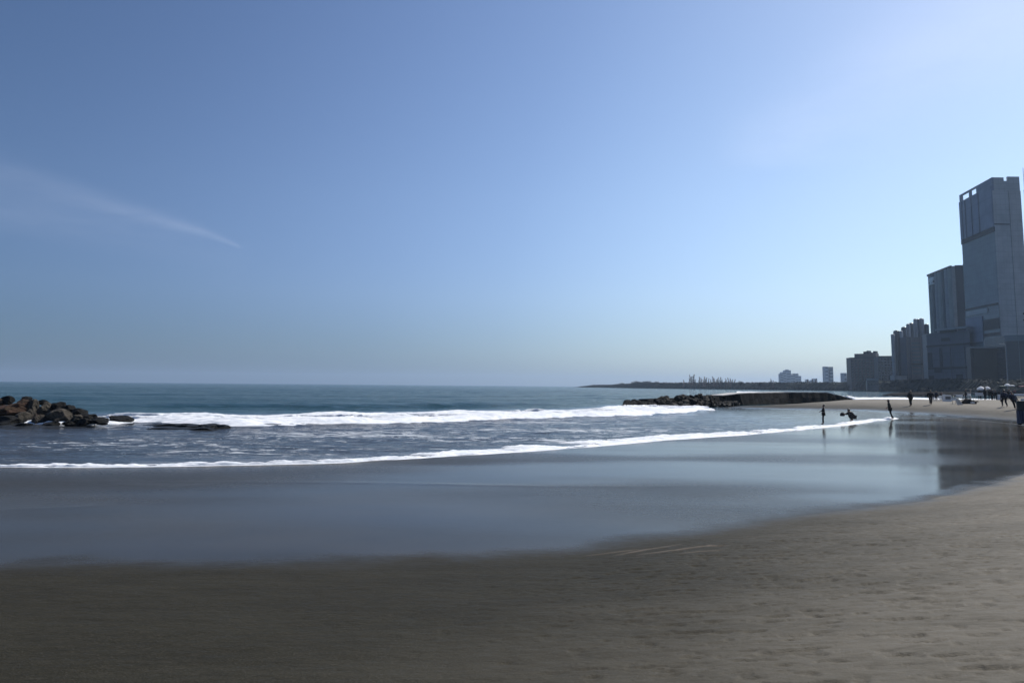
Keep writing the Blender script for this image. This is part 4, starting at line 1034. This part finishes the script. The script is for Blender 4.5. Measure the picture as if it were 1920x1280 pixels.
man(1766, 751, 734, 0, 'slim dark person between the white chair and the white stand', 'black', 'black', jacket=.4)
man(1848, 749.5, 726, 30, 'person in black with a long coat left of the white cool box', 'black', 'black', jacket=2.2, long_coat=True)
man(1857, 748.5, 728.5, -20, 'shorter person in charcoal beside the long coated one', 'char', 'black', jacket=1.4)
man(1866.5, 748, 731, 160, 'person in black just left of the white cool box', 'black', 'black', jacket=1.4)
man(1884, 763, 730, 0, 'person in navy walking down the sand with a dark bag, tallest of the group', 'navy', 'black', jacket=2.0, pose=dict(kL=(-.08, .16, .5), kR=(.08, -.02, .5), aL=(-.08, .12, .09), aR=(.08, -.2, .12), tL=(-.08, .28, .035), tR=(.08, -.05, .035)))
p = on(1907, 767.5); person(p, size(1896, 734, p) * 1.06, R(180), 'person in a dark suit with pale shoulders leaning far to one side', C['navy'], C['black'], bulk=1.3, lean=(.24, 0), jacket=1.8, long_coat=True)
p = on(1897, 752); person(p, size(1897, 733, p), R(10), 'person in a pale blue top behind the leaning one', C['lav'], C['char'])
for k, (px, pf, pt, yw, t_, b_, lab) in enumerate((
        (1837, 742, 729.5, 0, 'brown', 'black', 'person in brown under the larger white parasol'), (1861, 742.5, 730.5, 80, 'char', 'char', 'charcoal clad person behind the group near the smaller parasol'),
        (1874, 744, 731.5, 20, 'black', 'navy', 'person in black behind the white cool box'), (1892, 742, 729, 140, 'black', 'black', 'person in black beneath the raised white parasol'),
        (1903, 743, 730, 0, 'red', 'black', 'person in dark red near the right edge'), (1811, 739, 729.5, 50, 'char', 'black', 'person in charcoal far behind the driftwood heap'))):
    man(px, pf, pt, yw, lab, t_, b_, jacket=1.4)
# a bag held by the walking person
p = on(1878.5, 755)
bm = bmesh.new(); bm_tube(bm, [(0, 0, 0), (0, 0, .05), (0, 0, .28), (0, 0, .36)], [.16, .2, .19, .1], 10)
for v in bm.verts: v.co.y *= .55
e = empty('shoulder_bag', atd(1878.6, 753, p.y)); tag(e, 'bulky black bag hanging beside the tall person in navy', 'bag')
done(bm, 'bag_body', C['black'], e, True); bm = bmesh.new(); bm_tube(bm, [(-.1, 0, .33), (-.02, 0, .52), (.1, 0, .33)], .014, 6); done(bm, 'strap', C['black'], e)

# ------------------------------------------------------------------ beach furniture
M_pl = simple('white_plastic', (.80, .80, .79), (.74, .74, .73), 3, .4)
M_drift = simple('driftwood', (.06, .045, .035), (.035, .026, .02), 4, .85, .6, .03)
M_net = simple('dark_net', (.035, .032, .026), (.018, .017, .015), 9, .9, .9, .03)
M_metal = simple('grey_metal', (.2, .2, .2), None, 3, .5)
M_buff = simple('buff_board', (.62, .54, .44), (.52, .45, .37), 3, .6)
M_cream = simple('white_canvas', (.85, .85, .84), (.78, .78, .77), 2, .8)
def chair(px, py, yaw, label, tilt=0, s_=1.0):
    e = empty('plastic_chair', on(px, py), R(yaw)); e.rotation_euler.x = R(tilt); e.scale = (s_,) * 3; tag(e, label, 'chair', 'white plastic chairs on the sand')
    bm = bmesh.new(); bm_box(bm, -.22, .22, -.22, .22, .40, .435); done(bm, 'seat', M_pl, e)
    bm = bmesh.new()
    for k in range(5): bm_box(bm, -.2 + k * .085, -.2 + k * .085 + .062, .2, .235, .44, .82)
    bm_box(bm, -.22, .22, .195, .24, .82, .88); done(bm, 'backrest', M_pl, e)
    for x in (-.2, .2):
        for y in (-.2, .2): bm = bmesh.new(); bm_tube(bm, [(x * 1.15, y * 1.1, 0), (x, y, .41)], [.022, .028], 6); done(bm, 'leg', M_pl, e)
        bm = bmesh.new(); bm_tube(bm, [(x * 1.1, -.2, .42), (x * 1.12, -.19, .62), (x * 1.1, .2, .65)], .02, 6); done(bm, 'armrest', M_pl, e)
    return e
chair(1762, 752.5, 185, 'upright white plastic chair between two dark figures', 0, .95)
chair(1751, 752.5, 120, 'white plastic chair tipped back beside the person in navy', 14, .7)
chair(1873, 744.5, 200, 'white plastic chair behind the white cool box', 0, .8)
# white stand with a dark opening
p = on(1776, 752.5); w_ = 15 * p.y / F; h_ = 13 * p.y / F
e = empty('white_stand', p, -R(31)); tag(e, 'low white stand with a square dark opening on the sand', 'stand')
bm = bmesh.new(); bm_box(bm, -w_ / 2, -w_ * .17, -.2, .2, 0, h_); done(bm, 'side_panel', M_pl, e)
bm = bmesh.new(); bm_box(bm, w_ * .40, w_ / 2, -.2, .2, 0, h_ * .9); done(bm, 'side_panel', M_pl, e)
bm = bmesh.new(); bm_box(bm, -w_ * .17, w_ * .40, -.19, .19, 0, h_ * .30); done(bm, 'base', M_pl, e)
bm = bmesh.new(); bm_box(bm, -w_ * .17, w_ * .40, -.19, .19, h_ * .72, h_ * .92); done(bm, 'counter', M_pl, e)
bm = bmesh.new(); bm_box(bm, -w_ * .17, w_ * .40, .1, .13, h_ * .30, h_ * .72); done(bm, 'back_panel', M_metal, e)
# folding table
p = on(1789, 757.5); e = empty('folding_table', p, R(10)); tag(e, 'small pale folding table with crossed legs left of the buff board', 'table')
bm = bmesh.new(); bm_box(bm, -.28, .28, -.2, .2, .44, .47); done(bm, 'tabletop', M_pl, e)
for x in (-.2, .2):
    for s_ in (-1, 1): bm = bmesh.new(); bm_tube(bm, [(x - .09 * s_, -.16 * s_, 0), (x + .09 * s_, .16 * s_, .44)], .014, 6); done(bm, 'leg', M_metal, e)
bm = bmesh.new(); bm_box(bm, -.2, .2, -.14, .14, .472, .66); bmesh.ops.bevel(bm, geom=bm.edges[:], offset=.03, segments=2)
e = empty('cool_box', p + Vector((0, 0, 0)), R(10)); tag(e, 'small grey white cool box on the folding table', 'cool box'); done(bm, 'box', M_pl, e)
bm = bmesh.new(); bm_box(bm, -.21, .21, -.15, .15, .661, .70); done(bm, 'lid', M_metal, e)
# buff board leaning, heap of driftwood and nets
p = on(1800, 759); e = empty('bodyboard', p, R(12)); tag(e, 'buff coloured board lying tilted against the driftwood heap', 'board')
bm = bmesh.new(); pts = [(-.36, 0), (-.38, .28), (-.30, .55), (-.14, .76), (.02, .74), (.18, .5), (.34, .22), (.44, 0)]
a = [bm.verts.new((x, -.04 + z * .35, z)) for x, z in pts]; b = [bm.verts.new((x, .03 + z * .35, z + .02)) for x, z in pts]
bm.faces.new(a); bm.faces.new(b[::-1])
for i in range(len(pts)): bm.faces.new((a[i], a[(i + 1) % len(pts)], b[(i + 1) % len(pts)], b[i]))
bmesh.ops.bevel(bm, geom=bm.edges[:], offset=.012, segments=1); done(bm, 'deck', M_buff, e)
bm = bmesh.new()
for k in range(3): bm_tube(bm, [(-.2 + k * .16, -.055 + .1 * .35, .1), (-.12 + k * .1, -.055 + .55 * .35, .55)], .008, 5)
done(bm, 'stripe', M_metal, e)
p = on(1818, 757.5); e = empty('driftwood_heap', p, 0); tag(e, 'dark brown heap of driftwood and nets on the sand beside the buff board', 'heap')
rnd = np.random.RandomState(2); bm = bmesh.new(); bmesh.ops.create_icosphere(bm, subdivisions=5, radius=1)
for v in bm.verts:
    q = v.co.copy(); n_ = float(fbm(np.array([q.x * 2.2 + 5]), np.array([q.z * 2.2 + q.y * 1.7 + 4]), 2, 5)[0]); v.co = Vector((q.x * .82, q.y * .5, max(q.z, -.1) * .62)) * (.55 + .85 * n_)
done(bm, 'net_pile', M_net, e, True)
for k in range(16):
    a = rnd.uniform(-.9, .8); z0 = rnd.uniform(.05, .5); L = rnd.uniform(.4, .95); ang = rnd.uniform(-.9, 1.3); bm = bmesh.new()
    bm_tube(bm, [(a - L / 2 * math.cos(ang), rnd.uniform(-.5, -.1), max(z0 - L / 2 * math.sin(ang), .02)), (a, rnd.uniform(-.55, -.2), z0 + .06), (a + L / 2 * math.cos(ang), rnd.uniform(-.3, .2), max(z0 + L / 2 * math.sin(ang), .03))], [.03, .05, .02], 7)
    done(bm, 'branch', M_drift, e)
bm = bmesh.new(); bm_box(bm, -.2, .22, -.62, -.45, .12, .26); bmesh.ops.bevel(bm, geom=bm.edges[:], offset=.02, segments=1); done(bm, 'float', M_pl, e)
# long white tables behind
def low_table(px0, px1, py, pyt, label):
    p0, p1 = on(px0, py), on(px1, py); Y_ = (p0.y + p1.y) / 2; c = (p0 + p1) / 2; c.y = Y_; c.z = gz(c.x, c.y); wd = (px1 - px0) * Y_ / F; hh = size((px0 + px1) / 2, pyt, c)
    e = empty('trestle_table', c); tag(e, label, 'table')
    bm = bmesh.new(); bm_box(bm, -wd / 2, wd / 2, -.35, .35, hh - .04, hh); done(bm, 'tabletop', M_cream, e)
    bm = bmesh.new(); n = 26; a = [];
    for i in range(n + 1):
        x = -wd / 2 + wd * i / n; a.append((bm.verts.new((x, -.37 - .03 * math.sin(i * 1.9), hh - .005)), bm.verts.new((x, -.40 - .05 * math.sin(i * 1.9 + .4), hh * .55))))
    for i in range(n): bm.faces.new((a[i][0], a[i + 1][0], a[i + 1][1], a[i][1]))
    done(bm, 'cloth', M_cream, e, True)
    for x in (-wd / 2 + .1, wd / 2 - .1):
        for y in (-.3, .3): bm = bmesh.new(); bm_tube(bm, [(x, y, 0), (x, y, hh - .04)], .02, 6); done(bm, 'leg', M_metal, e)
low_table(1826, 1845, 744.5, 735.8, 'long white clothed table behind the driftwood heap')
low_table(1806, 1818, 745, 737.5, 'shorter white clothed table left of the long one')
low_table(1790, 1803, 746.5, 739.5, 'lowest white clothed table, nearest the white stand')
# big cool box
p = on(1873, 748.5); e = empty('cool_box', p, R(8)); tag(e, 'white cool box on the sand between the dark figures', 'cool box')
k_ = p.y / F
bm = bmesh.new(); bm_box(bm, -4.6 * k_, 4.6 * k_, -.25, .25, .02, 8 * k_); bmesh.ops.bevel(bm, geom=bm.edges[:], offset=.03, segments=2); done(bm, 'box', M_pl, e)
bm = bmesh.new(); bm_box(bm, -4.8 * k_, 4.8 * k_, -.27, .27, 8 * k_ + .003, 10.2 * k_); bmesh.ops.bevel(bm, geom=bm.edges[:], offset=.02, segments=2); done(bm, 'lid', M_pl, e)
bm = bmesh.new(); bm_tube(bm, [(-4.7 * k_, -.29, 5 * k_), (0, -.33, 4 * k_), (4.7 * k_, -.29, 5 * k_)], .015, 6); done(bm, 'handle', M_metal, e)
# parasols
def parasol(px, pyf, pyt, wpx, label, mat, name='parasol', drop=.28):
    p = on(px, pyf); hh = size(px, pyt, p); r_ = wpx * p.y / F / 2
    e = empty(name, p); tag(e, label, 'parasol')
    bm = bmesh.new(); bm_tube(bm, [(0, 0, 0), (0, 0, hh - .06)], .022, 8); done(bm, 'pole', M_metal, e)
    bm = bmesh.new(); c = bm.verts.new((0, 0, hh)); n = 16; r1 = []; r2 = []; r3 = []
    for k in range(n):
        a = k * 2 * math.pi / n; s_ = 1 if k % 2 == 0 else .94
        r1.append(bm.verts.new((math.cos(a) * r_ * .5 * s_, math.sin(a) * r_ * .5 * s_, hh - drop * .35))); r2.append(bm.verts.new((math.cos(a) * r_ * s_, math.sin(a) * r_ * s_, hh - drop))); r3.append(bm.verts.new((math.cos(a) * r_ * s_, math.sin(a) * r_ * s_, hh - drop - .22)))
    for k in range(n):
        j = (k + 1) % n; bm.faces.new((c, r1[k], r1[j])); bm.faces.new((r1[k], r2[k], r2[j], r1[j])); bm.faces.new((r2[k], r3[k], r3[j], r2[j]))
    done(bm, 'canopy', mat, e)
    bm = bmesh.new()
    for k in range(8):
        a = k * math.pi / 4; bm_tube(bm, [(0, 0, hh - .06), (math.cos(a) * r_ * .95, math.sin(a) * r_ * .95, hh - drop - .02)], .008, 4)
    done(bm, 'ribs', M_metal, e)
parasol(1840, 741, 723.8, 14, 'larger white parasol with deep sides behind the crowd', M_cream, drop=.42)
parasol(1852, 741, 724, 10, 'smaller white parasol right of the larger one', M_cream, drop=.3)
parasol(1890, 743, 718.8, 10, 'raised white parasol highest of all by the lamp post', M_cream, drop=.26)
parasol(1899, 743, 721.5, 9, 'white parasol just right of the raised one', M_cream, drop=.18)
parasol(1881, 742, 722.5, 14, 'flat dark green parasol left of the raised white one', simple('green_canvas', (.05, .08, .07), None, 3, .8), drop=.12)
parasol(1919, 742, 723, 16, 'dark red parasol at the right edge', simple('red_canvas', (.16, .035, .045), None, 3, .8), drop=.2)
# marker post
p = on(1820, 745); e = empty('marker_post', p); tag(e, 'short pale post standing behind the driftwood heap', 'post')
bm = bmesh.new(); bm_tube(bm, [(0, 0, 0), (0, 0, size(1820, 731, p))], .05, 8); done(bm, 'post', M_buff, e)
bm = bmesh.new(); bm_box(bm, -.12, .3, -.03, .03, size(1820, 731, p) + .002, size(1820, 729.5, p)); done(bm, 'crossbar', M_buff, e)
# vendor cart at the right edge
p = at(1924, 796.5, .02); e = empty('vendor_cart', p, -R(34)); tag(e, 'vendor cart with blue skirt and white canopy cut by the right edge', 'cart')
k_ = p.y / F; W = 13.5 * k_
M_stripe = NT('striped_skirt'); s3 = M_stripe.n('ShaderNodeSeparateXYZ'); M_stripe.l(M_stripe.coord(), s3.inputs[0])
st = M_stripe.ramp(M_stripe.math('FRACT', M_stripe.math('MULTIPLY', M_stripe.math('SUBTRACT', s3.outputs[0], s3.outputs[1]), 6.0)), .45, .55)
M_stripe.princ(M_stripe.mix(st, (.04, .043, .075), (.17, .175, .22)), .8)
bm = bmesh.new(); n = 40; a = []
for i in range(n + 1):
    x = -W + 2 * W * i / n; a.append((bm.verts.new((x, -.4 - .025 * math.sin(i * 1.2), 26 * k_)), bm.verts.new((x, -.42 - .05 * math.sin(i * 1.2), 3 * k_))))
for i in range(n): bm.faces.new((a[i][0], a[i + 1][0], a[i + 1][1], a[i][1]))
for x in (-W, W):
    q = [bm.verts.new((x + (.02 * math.sin(i * 1.3) if x > 0 else -.02 * math.sin(i * 1.3)), -.4 + .1 * i, z_)) for i in range(9) for z_ in (26 * k_, 3 * k_)]
    for i in range(8): bm.faces.new((q[2 * i], q[2 * i + 2], q[2 * i + 3], q[2 * i + 1]))
done(bm, 'skirt', M_stripe.m, e, True)
bm = bmesh.new(); bm_box(bm, -W, W, -.38, .38, 24 * k_, 27 * k_); done(bm, 'counter', C['navy'], e)
bm = bmesh.new(); bm_box(bm, -W * .9, W * .9, -.3, .3, 27.1 * k_, 44 * k_); done(bm, 'display_case', simple('dark_goods', (.05, .055, .045), (.02, .022, .02), 9, .5, .6, .03), e)
bm = bmesh.new(); bm_box(bm, -W * .45, W * .9, -.5, -.31, 44.5 * k_, 48 * k_); bmesh.ops.bevel(bm, geom=bm.edges[:], offset=.03, segments=2); done(bm, 'tray', M_pl, e)
for x in (-W * .95, W * .95):
    for y in (-.36, .36): bm = bmesh.new(); bm_tube(bm, [(x, y, 0), (x, y, 54 * k_)], .02, 6); done(bm, 'post', M_metal, e)
bm = bmesh.new(); bm_prism(bm, [(-W * 1.15, -.6), (W * 1.15, -.6), (W * 1.15, .6), (-W * 1.15, .6)], 54 * k_, 57.2 * k_); done(bm, 'canopy', M_cream, e)
for x in (-W * .7, W * .7):
    bm = bmesh.new(); bm_tube(bm, [(x, -.30, .16), (x, -.25, .16)], .16, 16); done(bm, 'wheel', C['black'], e)
bake_skins()
